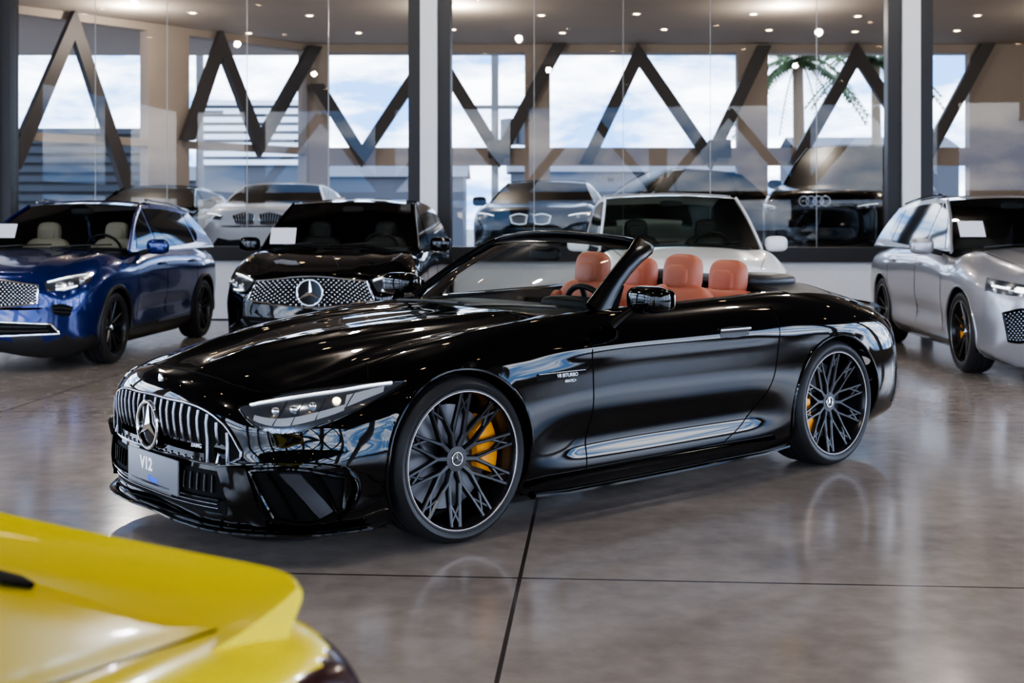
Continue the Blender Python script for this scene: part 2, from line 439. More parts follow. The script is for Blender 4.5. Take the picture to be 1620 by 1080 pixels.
def hdef(x,y,z):
    f=sm(-.9,-.5,x)*(1-sm(.55,.95,x))
    if z>.6:
        yc=.40-.22*sm(-.5,.9,x)
        z+=f*(.026*g(y,yc,.055)-.008*g(y,0,.09)-.016*g(y,.60,.07))
    if y>.8:
        q=sm(.35,.75,-x)*(1-sm(1.95,2.35,-x))
        y-=q*(.036*g(z,.37,.09)); y+=q*.012*g(z,.80,.025)
        q2=g(x,-2.70,.42)+.6*g(x,0,.42); y+=q2*.015*g(z,.80,.06)
    if x>.25:
        k=sm(.60,.80,y)
        x-=.016*g(z,.49,.06)*k
        x+=.022*g(z,.415,.045)*k
        x+=.030*g(z,.15,.035)*sm(.1,.6,y)
    return (x,y,z)
def hcls(x,y,z,row):
    if row<2.55 and -2.52<x<-.93: return None
    if row<2.9 and -.93<=x<-.60: return 'cowl_panel'
    if row<2.9 and -.60<=x<.89 and z>.6: return 'hood'
    if row<2.9 and x<=-2.52 and z>.85:
        return 'soft_top_cover' if x>-3.10 else 'trunk_lid'
    if x>.30: return 'front_bumper'
    if x<-3.3 : return 'rear_bumper'
    if z<.2: return 'side_skirt'
    if x>-.78: return 'fender'
    if x>-2.19: return 'door'
    return 'rear_quarter_panel'
AXH=[(0,.363,.392),(-2.70,.358,.388)]
hb=make_body(hero,st,AXH,hcls,{'_':K['black'],'cowl_panel':K['gloss'],'soft_top_cover':K['satinblack']},.95,8,.028,hdef,2.6)
for ax in AXH:
    for s in(-1,1): wheel_well(hero,ax,.55,.90,s); arch_lip(hb,hero,ax,s,.009,K['black'])
for s in (1,-1):
    wheel(hero,0,s*.935,s,.363,.302,.275,'mesh',K['orange'],PI-.15 ,K['rim'],K['rimedge'],cq=.006)
    wheel(hero,-2.70,s*.945,s,.358,.292,.295,'mesh',K['orange'],-.35,K['rim'],K['rimedge'],cq=.035)
X=(-1,0,0)
GT=[(0,.640),(.30,.634),(.44,.612),(.55,.56),(.62,.465)]; GB=[(0,.402),(.45,.400),(.57,.408),(.62,.44)]
ys_=[-.62,-.55,-.44,-.30,-.15,0,.15,.30,.44,.55,.62]
top=[(1,y,lerp1(GT,abs(y))) for y in ys_]; bot=[(1,y,lerp1(GB,abs(y))) for y in ys_]
patch(hb,top,bot,X,.002,'grille_recess',K['matte'],hero,40,6)
outline(hb,top,bot,X,.004,.007,'grille_surround',K['dchrome'],hero,40)
for k in range(-10,11):
    y=k*.056
    if abs(y)<.03: continue
    zt=lerp1(GT,abs(y))-.006; zb=lerp1(GB,abs(y))+.006
    path=[tuple(proj(hb,(1,y,zb+(zt-zb)*q/6),X,.006)) for q in range(7)]
    MB().sweep(path,.013,.0038,ref=(1,0,0),n=8).build('grille_slat',K['slat'],hero)
cpt=proj(hb,(1,0,.515),X,.026)
e=MB(); star(e,tuple(cpt),.100,(0,1,0),(0,0,1),(1,0,0),.016,rr=.010); em=e.build('star_emblem',K['chrome'],hero)
MB().lathe([(0,0),(.096,0),(.096,-.03)],c=(0,0,0),n=36,axis='z').build('emblem_disc',K['gloss'],em).matrix_local=Matrix.Translation(cpt-Vector((.006,0,0)))@Matrix.Rotation(PI/2,4,'Y')
text_obj('//AMG',.024,K['satin'],hero,tuple(proj(hb,(1,.40,.465),X,.024)),(-.25,1,0),(0,0,1),'grille_lettering',.002)
bp=proj(hb,(.945,0,.69),(-.7,0,-.7),.004)
MB().se(tuple(bp),(.008,.022,.022),(1,1)).build('hood_badge',K['chrome'],hero)
pl=MB().box((1.018,0.035,.318),(.010,.50,.150),b=.004).build('licence_plate',K['plate'],hero)
MB().box((1.005,0,.25),(.03,.44,.03)).build('plate_bracket',K['dark'],hero)
text_obj('V12',.076,K['ink'],pl,(1.024,-.02,.338),(0,1,0),(0,0,1),'plate_lettering',.0008,bold=.025)
text_obj('Prime',.038,K['inkb'],pl,(1.024,.045,.280),(0,1,0),(0,0,1),'plate_lettering',.0008,bold=.015)
cy=[-.54,-.4,-.25,0,.25,.4,.54]
patch(hb,[(1,y,.372) for y in cy],[(1,y,.20) for y in cy],X,.003,'lower_intake',K['matte'],hero,30,5)
MB().sweep([tuple(proj(hb,(1,y,.262),X,.012)) for y in [-.52+k*.052 for k in range(21)]],.012,.006,ref=(1,0,0)).build('intake_bar',K['gloss'],hero)
for z in (.222,.240): MB().sweep([tuple(proj(hb,(1,y,z),X,.006)) for y in [-.5+k*.05 for k in range(21)]],.0025).build('intake_bar',K['dchrome'],hero)
for s in (1,-1):
    for k in range(5):
        y=s*(.30+.045*k)
        MB().sweep([tuple(proj(hb,(1,y,z),X,.006)) for z in (.285,.32,.355)],.010,.003,ref=(1,0,0)).build('intake_fin',K['gloss'],hero)
    D=(-.78,-.62*s,0)
    ft=[(.93,s*.50,.395),(.88,s*.57,.405),(.84,s*.62,.408)]; fb=[(.90,s*.595,.19),(.86,s*.64,.178),(.80,s*.68,.172)]
    patch(hb,ft,fb,D,.026,'bumper_fang',K['black'],hero,12,8,skirt=.035)
    t=[(.84,s*.635,.398),(.78,s*.71,.410),(.70,s*.79,.408),(.57,s*.878,.365)]; b=[(.79,s*.705,.205),(.75,s*.76,.188),(.68,s*.82,.186),(.58,s*.872,.235)]
    patch(hb,t,b,D,.003,'side_intake',K['matte'],hero,18,6)
    outline(hb,t,b,D,.012,.009,'intake_surround',K['black'],hero,18)
    a=herm(t,20); c=herm(b,20)
    vt=[a[7],a[9],a[11]]; vb=[c[13],c[15],c[17]]
    vt=[(p[0],p[1],p[2]-.015) for p in vt]; vb=[(p[0],p[1],p[2]+.015) for p in vb]
    patch(hb,vt,vb,D,.020,'intake_vane',K['vane'],hero,8,6,skirt=.018)
    for i0,i1 in ((4,7),(14,18)):
        pts=[tuple(proj(hb,tuple(a[i0][q]*(1-h)+c[i1][q]*h+(0,.012*s*math.sin(PI*h),0)[q] for q in range(3)),D,.013)) for h in (.06,.2,.4,.6,.8,.94)]
        MB().sweep(pts,.018,.004,ref=(.75,.66*s,0)).build('intake_blade',K['black'],hero)
    wing=[(.93,s*.50,.398),(.89,s*.57,.412),(.83,s*.65,.424),(.75,s*.74,.430),(.65,s*.83,.422),(.56,s*.88,.395),(.53,s*.895,.34),(.54,s*.892,.26),(.60,s*.865,.195)]
    MB().sweep([tuple(proj(hb,p,D,.013)) for p in herm(wing,34)],.024,.007,ref=(.8,.6*s,.1)).build('bumper_wing',K['black'],hero)
    ht=[(.86,s*.55,.640),(.80,s*.62,.667),(.72,s*.70,.690),(.56,s*.82,.710),(.42,s*.875,.721),(.30,s*.90,.722)]
    hbm=[(.86,s*.555,.630),(.81,s*.62,.572),(.75,s*.68,.546),(.60,s*.81,.580),(.45,s*.87,.646),(.30,s*.90,.716)]
    hl=patch(hb,ht,hbm,D,.002,'headlamp',K['lampdk'],hero,36,8)
    outline(hb,ht,hbm,D,.002,.004,'headlamp_edge',K['gloss'],hl,36)
    T=rows_of(hb,ht,hbm,D,.006,40,10)
    MB().sweep([T[1][k] for k in range(3,37)],.0045).build('daytime_running_light',K['led'],hl)
    MB().grid([[T[q][k] for k in range(5,26)] for q in (6,7,8)]).build('lower_reflector',K['lampin'],hl)
    MB().grid([[T[q][k] for k in range(25,35)] for q in (3,5,7)]).build('corner_reflector',K['lampin'],hl)
    for q,mm in ((10,'lens'),(14,'lens'),(18,'lens'),(23,'warm')):
        c_=T[4][q]; MB().se(c_,(.016,.020,.014),(1,1),n=10,m=16).build('projector_lamp',K['ledw'] if mm=='warm' else K['chrome'],hl)
    for q in (12,16,21,27): MB().sweep([T[2][q],T[5][q-1],T[8][q-2]],.0025).build('lamp_divider',K['dark'],hl)
    MB().grid(rows_of(hb,ht,hbm,D,.013,36,8)).build('headlamp_cover',K['lens'],hl)
sp=[(1.0,y,.15) for y in (0,.2,.4,.55)]+[(.88,.68,.15),(.78,.78,.15),(.66,.86,.15),(.5,.90,.15)]
half=[tuple(proj(hb,(p[0],p[1],.165),(-.8,-.6*(p[1]/.9),0),.006)) for p in herm(sp,24)]
path=mir(half)[::-1]+half[1:]
path=[(p[0],p[1],.138) for p in path]
MB().sweep(path,.036,.014,ref=(1,0,0),n=12).build('front_splitter',K['gloss'],hero)
for s in (1,-1):
    MB().sweep([(-.42,s*.90,.150),(-.6,s*.93,.145),(-1.3,s*.945,.15),(-2.0,s*.945,.155),(-2.25,s*.92,.165)],.014,.035,ref=(0,0,1)).build('sill_blade',K['gloss'],hero)
    S=(0,-s,0)
    def sl(pts,d,off=.0005,r=.0028,n=30): MB().sweep([tuple(proj(hb,p,d,off)) for p in herm(pts,n)],r,n=6).build('panel_gap',K['seam'],hero)
    sl([(-.78,s*.9,.90),(-.785,s*.9,.6),(-.77,s*.9,.22)],S)
    sl([(-2.20,s*.9,.93),(-2.18,s*.9,.75),(-2.13,s*.9,.55),(-1.95,s*.9,.33),(-1.78,s*.9,.24)],S)
    sl([(-.77,s*.9,.215),(-1.3,s*.9,.22),(-1.78,s*.9,.235)],S)
    sl([(.86,s*.45,.8),(.80,s*.60,.8),(.6,s*.69,.8),(.2,s*.725,.85),(-.3,s*.735,.9),(-.60,s*.73,.9)],(0,0,-1))
    sl([(.895,0,.8),(.89,s*.2,.8),(.86,s*.45,.8)],(0,0,-1))
    sl([(.40,s*.9,.74),(.36,s*.9,.79)],S)
    sl([(-3.10,0,1),(-3.09,s*.4,1),(-2.98,s*.70,1)],(0,0,-1))
    sl([(-2.56,s*.30,1.1),(-2.8,s*.33,1.1),(-3.08,s*.36,1.1)],(0,0,-1))
    v=patch(hb,[(-.42,s*.9,.702),(-.76,s*.9,.714)],[(-.42,s*.9,.668),(-.74,s*.9,.684)],S,.001,'fender_vent',K['matte'],hero,12,3)
    MB().sweep([tuple(proj(hb,(x,s*.9,.700),S,.004)) for x in (-.43,-.55,-.66,-.73)],.003,.002).build('vent_fin',K['dchrome'],v)
    if s>0:
        p=proj(hb,(-.61,.9,.684),S,.006); text_obj('V8 BITURBO',.024,K['satin'],v,tuple(p),(-1,0,0),(0,0,1),'fender_lettering',.001)
        p=proj(hb,(-.63,.9,.656),S,.004); text_obj('4MATIC+',.018,K['satin'],v,tuple(p),(-1,0,0),(0,0,1),'fender_lettering',.001)
    patch(hb,[(-1.70,s*.9,.835),(-1.82,s*.9,.84),(-1.94,s*.9,.835)],[(-1.71,s*.9,.790),(-1.82,s*.9,.785),(-1.93,s*.9,.792)],S,.002,'handle_recess',K['dark'],hero,10,3)
    MB().sweep([tuple(proj(hb,(x,s*.9,.822),S,.012)) for x in (-1.70,-1.78,-1.86,-1.94)],.012,.008,ref=(0,0,1)).build('door_handle',K['dchrome'],hero)
    patch(hb,[(-3.36,s*.9,.80),(-3.46,s*.85,.80),(-3.58,s*.75,.795)],[(-3.38,s*.9,.755),(-3.46,s*.85,.735),(-3.58,s*.75,.72)],(.6,-.8*s,0),.004,'tail_lamp',K['red'],hero,14,4)
    patch(hb,[(-3.34,s*.9,.50),(-3.46,s*.84,.50)],[(-3.36,s*.9,.30),(-3.46,s*.84,.28)],(.5,-.86*s,0),.004,'rear_vent',K['dark'],hero,10,4)
    m_=MB(); m_.se((-1.05,s*1.03,1.02),(.075,.125,.066),(.6,.7),Matrix.Rotation(s*-.15,3,'Z')); mo=m_.build('side_mirror',K['gloss'],hero,ang=70)
    MB().sweep([(-.93,s*.90,.90),(-.96,s*.93,.935),(-1.0,s*.965,.975)],[.045,.035,.03],.014,ref=(1,0,0)).build('mirror_stalk',K['black'],mo)
    MB().se((-1.125,s*1.03,1.02),(.004,.105,.052),(.5,.5)).build('mirror_glass',K['chrome'],mo)
def wsurf(v,h):
    a=1-v*v
    bx=-.93+.31*a; bz=.950-.008*a; by=.74*v
    tx=-1.43+.07*a; tz=1.268+.042*a; ty=.60*v
    return (bx+(tx-bx)*h, by+(ty-by)*h, bz+(tz-bz)*h+.02*math.sin(PI*h))
MB().grid([[wsurf(-1+2*i/30,j/12) for i in range(31)] for j in range(13)]).build('windshield',K['glass'],hero)
# small quarter panel between the pillar foot and the door top, and the black band under the header
for s in (1,-1):
    q=[(-.95,s*.742,.950),(-1.13,s*.745,.955),(-1.22,s*.70,1.07),(-1.10,s*.705,1.06)]
    MB().add([tuple(p) for p in q]+[(p[0],p[1]-s*.012,p[2]) for p in q],[(0,1,2,3),(4,5,6,7),(0,1,5,4),(1,2,6,5),(2,3,7,6),(3,0,4,7)]).build('mirror_triangle',K['frameblk'],hero)
MB().grid([[tuple(Vector(wsurf(-1+2*i/30,h))+Vector((.004,0,.004))) for i in range(31)] for h in (.90,.95,1.0)]).build('windshield_band',K['frameblk'],hero)
path=[wsurf(1,h) for h in (-.03,.2,.4,.6,.8)]+[wsurf(v,1.0) for v in (.985,.95,.8,.5,.2,0,-.2,-.5,-.8,-.95,-.985)]+[wsurf(-1,h) for h in (.8,.6,.4,.2,-.03)]
a=[.08,.062,.052,.05,.052,.065,.09,.105,.11,.11,.11,.11,.105,.095,.07,.052,.048,.045,.045,.05,.06]
path=[(p[0]-aa*.75,p[1],p[2]) for p,aa in zip(path,a)]
MB().sweep(path,a,.024,ref=(1,0,.25),n=14).build('windshield_frame',K['frameblk'],hero,ang=70)
MB().se((-1.30,0,1.215),(.014,.125,.038),(.5,.5)).build('rear_view_mirror',K['dark'],hero)
MB().box((-1.31,0,1.265),(.12,.15,.035),b=.01,rot=Matrix.Rotation(.35,3,'Y')).build('sensor_housing',K['dark'],hero)
for y0,y1,x0,x1 in ((.10,.60,-.66,-.84),(-.50,.05,-.66,-.66)):
    MB().sweep([(x0,y0,.962),((x0+x1)/2,(y0+y1)/2,.972),(x1,y1,.972)],.008,.012).build('windshield_wiper',K['dark'],hero)
tub=MB(); rim_=[(-.92,.62),(-.94,.735),(-1.5,.745),(-2.0,.745),(-2.4,.735),(-2.52,.66)]
loop=[(x,y) for x,y in rim_]+[(x,-y) for x,y in rim_[::-1]]
tub.grid([[(x,y,lerp1([(-2.52,.985),(-.93,.935)],x)) for x,y in loop],[(x*.99-.01,y*.96,.80) for x,y in loop],[(x,y*.93,.30) for x,y in loop]],cv=True)
tub.add([(x,y*.93,.30) for x,y in loop],[tuple(range(len(loop)))])
tub.build('cabin_tub',K['dleather'],hero,ang=30)
for s in (1,-1):
    MB().sweep([(-.94,s*.735,.945),(-1.5,s*.745,.962),(-2.0,s*.745,.975),(-2.45,s*.735,.985)],.014,.02,ref=(0,0,1)).build('door_top_trim',K['dark'],hero)
    MB().se((-1.6,s*.69,.80),(.42,.03,.09),(.4,.5)).build('door_armrest',K['leather'],hero)
MB().se((-1.02,0,.88),(.22,.70,.08),(.5,.35)).build('dashboard',K['dleather'],hero)
MB().se((-1.15,.37,.955),(.07,.19,.05),(.6,.5)).build('instrument_hood',K['dark'],hero)
MB().box((-1.16,0,.88),(.02,.22,.22),rot=Matrix.Rotation(-.5,3,'Y'),b=.006).build('touch_screen',K['gloss'],hero)
MB().se((-1.6,0,.55),(.45,.13,.14),(.4,.4)).build('centre_console',K['dark'],hero)
sw=MB(); rt=Matrix.Rotation(R(-68),3,'Y'); c0=Vector((-1.30,.37,.89))
sw.sweep([tuple(c0+rt@Vector((.175*math.cos(t),.175*math.sin(t),0))) for t in [2*PI*k/32 for k in range(32)]],.016,n=10,closed=True)
for t in (0,PI/2+.2,-PI/2-.2,PI): sw.sweep([tuple(c0),tuple(c0+rt@Vector((.17*math.cos(t),.17*math.sin(t),0)))],.012,.02)
sw.se(tuple(c0),(.05,.06,.03),(.7,.7),rt); sw.build('steering_wheel',K['dark'],hero)
for y in (.37,-.37): seat(hero,-2.02,y,K['leather'],head=1.206)
for y in (.36,-.36): seat(hero,-2.43,y,K['leather'],head=1.165,z0=.42,wid=.27,name='rear_seat')
for s in (1,-1): MB().se((-2.70,s*.36,1.040),(.22,.21,.045),(.7,.7)).build('roll_bar_cover',K['satinblack'],hero)
MB().sweep([(-2.50,-.66,.990),(-2.54,-.3,1.03),(-2.55,0,1.035),(-2.54,.3,1.03),(-2.50,.66,.990)],.03,.02,ref=(1,0,0)).build('cabin_rear_trim',K['dark'],hero)
MB().sweep([(-3.59,-.6,.862),(-3.63,-.3,.885),(-3.64,0,.89),(-3.63,.3,.885),(-3.59,.6,.862)],.05,.012,ref=(1,0,.3)).build('rear_spoiler',K['black'],hero)

# ================================================================= closed cars
def closed_car(name,label,cat,loc,ang,P):
    root=thing(name,label,cat,loc,ang,P.get('group'))
    fo,wb,ro,w=P['fo'],P['wb'],P['ro'],P['w']; hf,hw,belt,roof=P['hf'],P['hw'],P['belt'],P['roof']; zb=P.get('zb',.2)
    cx=P.get('cx',-.45); tail=P.get('tail',belt-.03); end=-(wb+ro); low=P.get('low',False); paint=P['paint']; lowm=P.get('clad',K['dark'])
    DG=K['fglass'] if low else K['dglass']
    mz=.60 if hf>.8 else .5
    st=[(fo+.005,.12,mz,mz,.5*w,.6*w,mz,.55*w,mz-.02),
    (fo,.30,hf-.08,hf-.12,.70*w,.90*w,mz,.86*w,zb+.06),
    (fo-.04,.34,hf-.01,hf-.06,.74*w,.95*w,mz+.02,.92*w,zb),
    (fo-.14,.32,hf+.03,hf-.02,.78*w,.975*w,mz+.03,.94*w,zb),
    (fo*.4,.12,hf+(hw-hf)*.55,hf+(hw-hf)*.45,.82*w,.995*w,mz+.06,.96*w,zb),
    (-.15,0,hf+(hw-hf)*.85,hf+(hw-hf)*.72,.85*w,w,mz+.1,.96*w,zb),
    (cx,0,hw,belt-.05,.87*w,w,mz+.12,.955*w,zb),
    (cx-.5,0,belt+.01,belt-.015,.88*w,.985*w,mz+.14,.95*w,zb),
    (-wb*.5,0,belt+.01,belt,.88*w,.98*w,mz+.15,.95*w,zb),
    (-wb*.8,0,belt+.01,belt,.87*w,.99*w,mz+.16,.955*w,zb),
    (-wb,0,belt+.01,belt-.005,.86*w,w,mz+.16,.96*w,zb),
    (end+.45,-.03,tail+.02,tail-.01,.83*w,.98*w,mz+.14,.95*w,zb+.02),
    (end+.12,-.15,tail,tail-.04,.78*w,.95*w,mz+.1,.93*w,zb+.05),
    (end,-.2,tail-.08,tail-.12,.72*w,.9*w,mz+.08,.88*w,zb+.1),
    (end-.005,-.15,mz,mz,.5*w,.6*w,mz,.55*w,mz-.02)]
    Rt=P.get('Rt',.35)
    axl=[(0,Rt,Rt+P.get('gap',.045)),(-wb,Rt,Rt+P.get('gap',.045))]
    def dfm(x,y,z):
        if y>.75*w:
            q=sm(.4,.8,-x)*(1-sm(wb-.75,wb-.35,-x)); y-=q*.022*g(z,mz-.12,.09)
            q2=g(x,-wb,.5)+g(x,0,.5); y+=q2*.012*g(z,.82,.08)
        if z>hf-.05 and x>cx and x<fo: z+=.012*g(y,.45*w,.07)*sm(cx,cx+.3,x)
        return (x,y,z)
    def cls(x,y,z,row):
        if row<3.0 and end+.3<x<cx-.02 and not P.get('open'): return 'cabin_floor'
        if row<3.0 and x>=cx-.02 and x<fo-.05 and z>hf-.08: return 'hood'
        if x>.32 and z>zb+.12: return 'front_bumper'
        if z<zb+.12: return 'side_skirt'
        if x<end+.3: return 'tailgate'
        if x>-.58: return 'fender'
        if x>-wb*.5-.12: return 'front_door'
        if x>-wb+.28: return 'rear_door'
        return 'rear_quarter_panel'
    bv=make_body(root,st,axl,cls,{'_':paint,'side_skirt':lowm,'cabin_floor':K['matte']},w,3 if low else 5,.09 if low else .045,None if low else dfm)
    for ax in axl:
        for s in (-1,1):
            wheel_well(root,ax,.5,w*.97,s)
            if not low: arch_lip(bv,root,ax,s,.022 if P.get('cladarch') else .01,lowm if P.get('cladarch') else paint,.0)
            wheel(root,ax[0],s*(w-.01),s,Rt,P.get('rr',.24),.235,P.get('wstyle','five'),P.get('cal'),PI if ax[0]==0 else 0,P.get('rimm'),P.get('edge'),emb=not low,detail=not low)
    yb=.885*w; yr=P.get('yr',.66*w)
    def Y(z): 
        t=max(0,min(1,(z-belt)/(roof-.05-belt))); return yb+(yr-yb)*t**1.15
    A=P['A']; RF=P['RF']; D=P['D']
    def up(pts,bows,cams,n):
        hp=herm([(p[0],p[1],b,c) for p,b,c in zip(pts,bows,cams)],n)
        return [[(x+bw*(1-(v/10)**2),Y(z)*v/10,z+cm*(1-(v/10)**2)) for v in range(-10,11)] for x,z,bw,cm in hp]
    MB().grid(up(A,P.get('bowA',[.22]+[.08]*(len(A)-1)),[.01]+[.03]*(len(A)-1),10)).build('windshield',K['fglass'] if low else P.get('wsm',K['glass']),root)
    MB().grid(up(RF,[.08]+[0]*(len(RF)-2)+[-.05],[.03]*len(RF),20)).build('roof',P.get('roofm',paint),root)
    MB().grid(up(D,[-.05]*(len(D)-1)+[-.08],[.03]*(len(D)-1)+[.01],10)).build('rear_window',K['glassg'] if P.get('seethru') else DG,root)
    T=herm(A,8)[:-1]+herm(RF,20)[:-1]+herm(D,8)
    def side(s,inset): return [[(x,s*(Y(belt-.01+(z-belt+.01)*k/6)-inset),belt-.01+(z-belt+.01)*k/6) for x,z in T] for k in range(7)]
    for s in(1,-1):
        MB().grid(side(s,0)).build('side_pillars',P.get('pillarm',paint),root)
        if not low: MB().grid(side(s,.02)).build('cabin_lining',K['matte'],root)
        for top,bot in P['win']:
            tp=herm([(x,0,z) for x,z in top],12); bt=herm([(x,0,z) for x,z in bot],12)
            rows=[[(a[0]*(1-k/4)+b[0]*k/4, 0,a[2]*(1-k/4)+b[2]*k/4) for a,b in zip(tp,bt)] for k in range(5)]
            MB().grid([[(x,s*(Y(z)+.005),z) for x,_,z in r] for r in rows]).build('side_window',DG,root)
        if not low:
            bt=[(x,s*(Y(belt)+.006),belt+.0) for x in [A[0][0]-.05+(D[-1][0]+.15-A[0][0])*k/10 for k in range(11)]]
            MB().sweep(bt,.010,.005,ref=(0,0,1)).build('beltline_trim',P.get('trim',K['gloss']),root)
        MB().sweep([(x,s*(Y(z)+.002),z) for x,z in T[:9]],.028,.014,ref=(1,0,0)).build('windshield_pillar',P.get('pillarm',paint),root)
        if P.get('rails'):
            rp=herm([(x,z) for x,z in RF[0:]],16)
            MB().sweep([(x,s*(Y(z)-.03),z+.035) for x,z in rp[1:-1]],.012,.01).build('roof_rail',P['rails'],root)
        mx=A[0][0]-.28; m_=MB(); m_.se((mx,s*(w+.10),belt+.05),(.06,.115,.08),(.6,.6)); mo=m_.build('side_mirror',P.get('mirm',paint),root,ang=70)
        MB().sweep([(mx-.0,s*(w-.1),belt-.02),(mx,s*(w+.02),belt+.01)],.03,.015).build('mirror_stalk',K['dark'],mo)
        if not low:
            for hx in (-wb*.5+.02,-wb+.42):
                pp=proj(bv,(hx,s*.9,belt-.14),(0,-s,0),.015); MB().se(tuple(pp),(.1,.012,.014),(.5,.5)).build('door_handle',P.get('trimh',paint),root)
            for xx in (-.58,-wb*.5-.12,-wb+.28):
                MB().sweep([tuple(proj(bv,(xx+(.06 if z<.5 else 0)*(xx<-wb*.7),s*.9,z),(0,-s,0),.0)) for z in [zb+.13+(belt-.03-zb-.13)*k/10 for k in range(11)]],.003,n=6).build('panel_gap',K['seam'],root)
            MB().sweep([tuple(proj(bv,p,(0,0,-1),.0)) for p in herm([(fo-.12,s*.60*w,1.3),(.3,s*.74*w,1.3),(cx,s*.80*w,1.3)],16)],.003,n=6).build('panel_gap',K['seam'],root)
    if not low:
        for y0,y1 in ((.05,.62),(-.58,-.02)):
            MB().sweep([(cx+.02,y0,belt+.05),(cx-.04,(y0+y1)/2,belt+.07),(cx-.16,y1,belt+.075)],.008,.012).build('windshield_wiper',K['dark'],root)
    for s in(1,-1):
        for (tp,bt) in P.get('lamp',[]):
            tpp=[(x,s*y,z) for x,y,z in tp]; btt=[(x,s*y,z) for x,y,z in bt]; dd=(-.8,-.6*s,0)
            hl=patch(bv,tpp,btt,dd,.004,'headlamp',K['lampdk'],root,16,4)
            rr_=rows_of(bv,tpp,btt,dd,.012,16,8)
            for q,a0,a1 in P.get('drl',[(1,1,15)]): MB().sweep([rr_[q][k] for k in range(a0,a1)],P.get('drlr',.007)).build('daytime_running_light',K['led'],hl)
            for qq in (4,8,12) if P.get('proj3') else (6,):
                MB().se(rr_[5][qq],(.028,.030,.026),(1,1),n=8,m=12).build('projector_lamp',K['chrome'],hl)
            if not low: MB().grid(rows_of(bv,tpp,btt,dd,.02,16,6)).build('headlamp_cover',K['lens'],hl)
    for gr in P.get('grille',[]):
        tp,bt=gr['top'],gr['bot']
        tpp=[(fo,y,z) for y,z in tp]; btt=[(fo,y,z) for y,z in bt]
        go=patch(bv,tpp,btt,X,.006,gr.get('name','grille'),gr.get('m',K['matte']),root,30,6)
        if gr.get('frame'): outline(bv,tpp,btt,X,.012,.010,'grille_surround',gr['frame'],root,30)
        if gr.get('dots'):
            rr_=rows_of(bv,tpp,btt,X,.010,gr['dots'],gr.get('rows',6)); d=MB(); ds=gr.get('ds',.0085)
            for i,row in enumerate(rr_[1:-1]):
                for j,p in enumerate(row[1:-1]):
                    if (i+j)%2==0: d.se(p,(.004,ds,ds),(1,1),n=4,m=6)
            d.build('grille_pattern',gr.get('dotm',K['chrome']),go)
        if gr.get('bars'):
            for k in range(1,gr['bars']):
                rr_=rows_of(bv,tpp,btt,X,.012,20,gr['bars']); MB().sweep(rr_[k][1:-1],.006).build('grille_bar',gr.get('barm',K['satin']),go)
        if gr.get('vbars'):
            rr_=rows_of(bv,tpp,btt,X,.012,gr['vbars'],6)
            for k in range(1,gr['vbars']): MB().sweep([r[k] for r in rr_],.006).build('grille_bar',gr.get('barm',K['satin']),go)
        if gr.get('star'):
            zc=(tp[len(tp)//2][1]+bt[len(bt)//2][1])/2; pc=proj(bv,(fo,0,zc),X,.03)
            MB().lathe([(0,0),(gr['star'],0),(gr['star'],-.02)],n=28,axis='z').build('emblem_disc',K['gloss'],root).matrix_local=Matrix.Translation(pc-Vector((.006,0,0)))@Matrix.Rotation(PI/2,4,'Y')
            e=MB(); star(e,tuple(pc),gr['star'],(0,1,0),(0,0,1),(1,0,0),.014,rr=.010); e.build('star_emblem',K['chrome'],root)
    if P.get('seatm'):
        for y in (.38,-.38): seat(root,-1.35+P.get('sx',0),y,P['seatm'],head=belt+.30,z0=.55,wid=.25)
        MB().se((cx-.32,0,belt-.01),(.30,.8*w,.05),(.5,.4)).build('dashboard',K['dleather'],root)
        s0=MB(); cc=Vector((cx-.55,.38,belt+.02)); s0.sweep([tuple(cc+Vector((.06*math.sin(t),.18*math.cos(t),.15*math.sin(t)))) for t in [2*PI*k/24 for k in range(24)]],.014,n=8,closed=True); s0.build('steering_wheel',K['dark'],root)
        MB().se((A[-1][0]+.05,0,roof-.13),(.015,.12,.035),(.5,.5)).build('rear_view_mirror',K['dark'],root)
    if P.get('rings'):
        rg=MB(); pc=proj(bv,(fo,0,hf-.14),X,.02)
        for k in range(4): rg.sweep([(pc.x,(k-1.5)*.11+.075*math.cos(t),pc.z+.075*math.sin(t)) for t in [2*PI*q/24 for q in range(24)]],.010,n=6,closed=True)
        rg.build('ring_emblem',K['satin'],root)
    return root,bv
def suvP(**k):
    P=dict(fo=.86,wb=2.73,ro=.82,w=.917,hf=.92,hw=1.11,belt=1.07,roof=1.62,Rt=.35,rr=.258,low=False)
    P.update(k); r=P['roof']; b=P['belt']; cx=-.45; wb=P['wb']; P['cx']=cx
    e=-(wb+P['ro'])
    P.setdefault('A',[(cx-.12,b),(cx-.55,b+(r-.07-b)*.62),(cx-.93,r-.075)])
    P.setdefault('RF',[(cx-.93,r-.075),(cx-1.35,r-.035),(-wb*.62,r-.035),(-wb*.92,r-.08),(e+.66,r-.14)])
    P.setdefault('D',[(e+.66,r-.14),(e+.36,b+.22),(e+.13,b-.02)])
    t=r-.105
    P.setdefault('win',[([(cx-.60,b+.30),(cx-.85,t-.02),(-wb*.5,t+.01)],[(cx-.35,b+.03),(cx-.6,b+.03),(-wb*.5,b+.03)]),
      ([(-wb*.5-.07,t+.01),(-wb*.75,t),(-wb+.12,t-.04)],[(-wb*.5-.07,b+.03),(-wb*.75,b+.035),(-wb+.02,b+.06)]),
      ([(-wb+.06,t-.045),(-wb-.06,t-.07),(e+.78,t-.12)],[(-wb-.04,b+.07),(-wb-.12,b+.11),(e+.66,b+.17)])])
    return P
lamp_std=[([(.75,.50,.83),(.68,.65,.87),(.45,.86,.90)],[(.75,.52,.745),(.68,.68,.75),(.5,.86,.82)])]
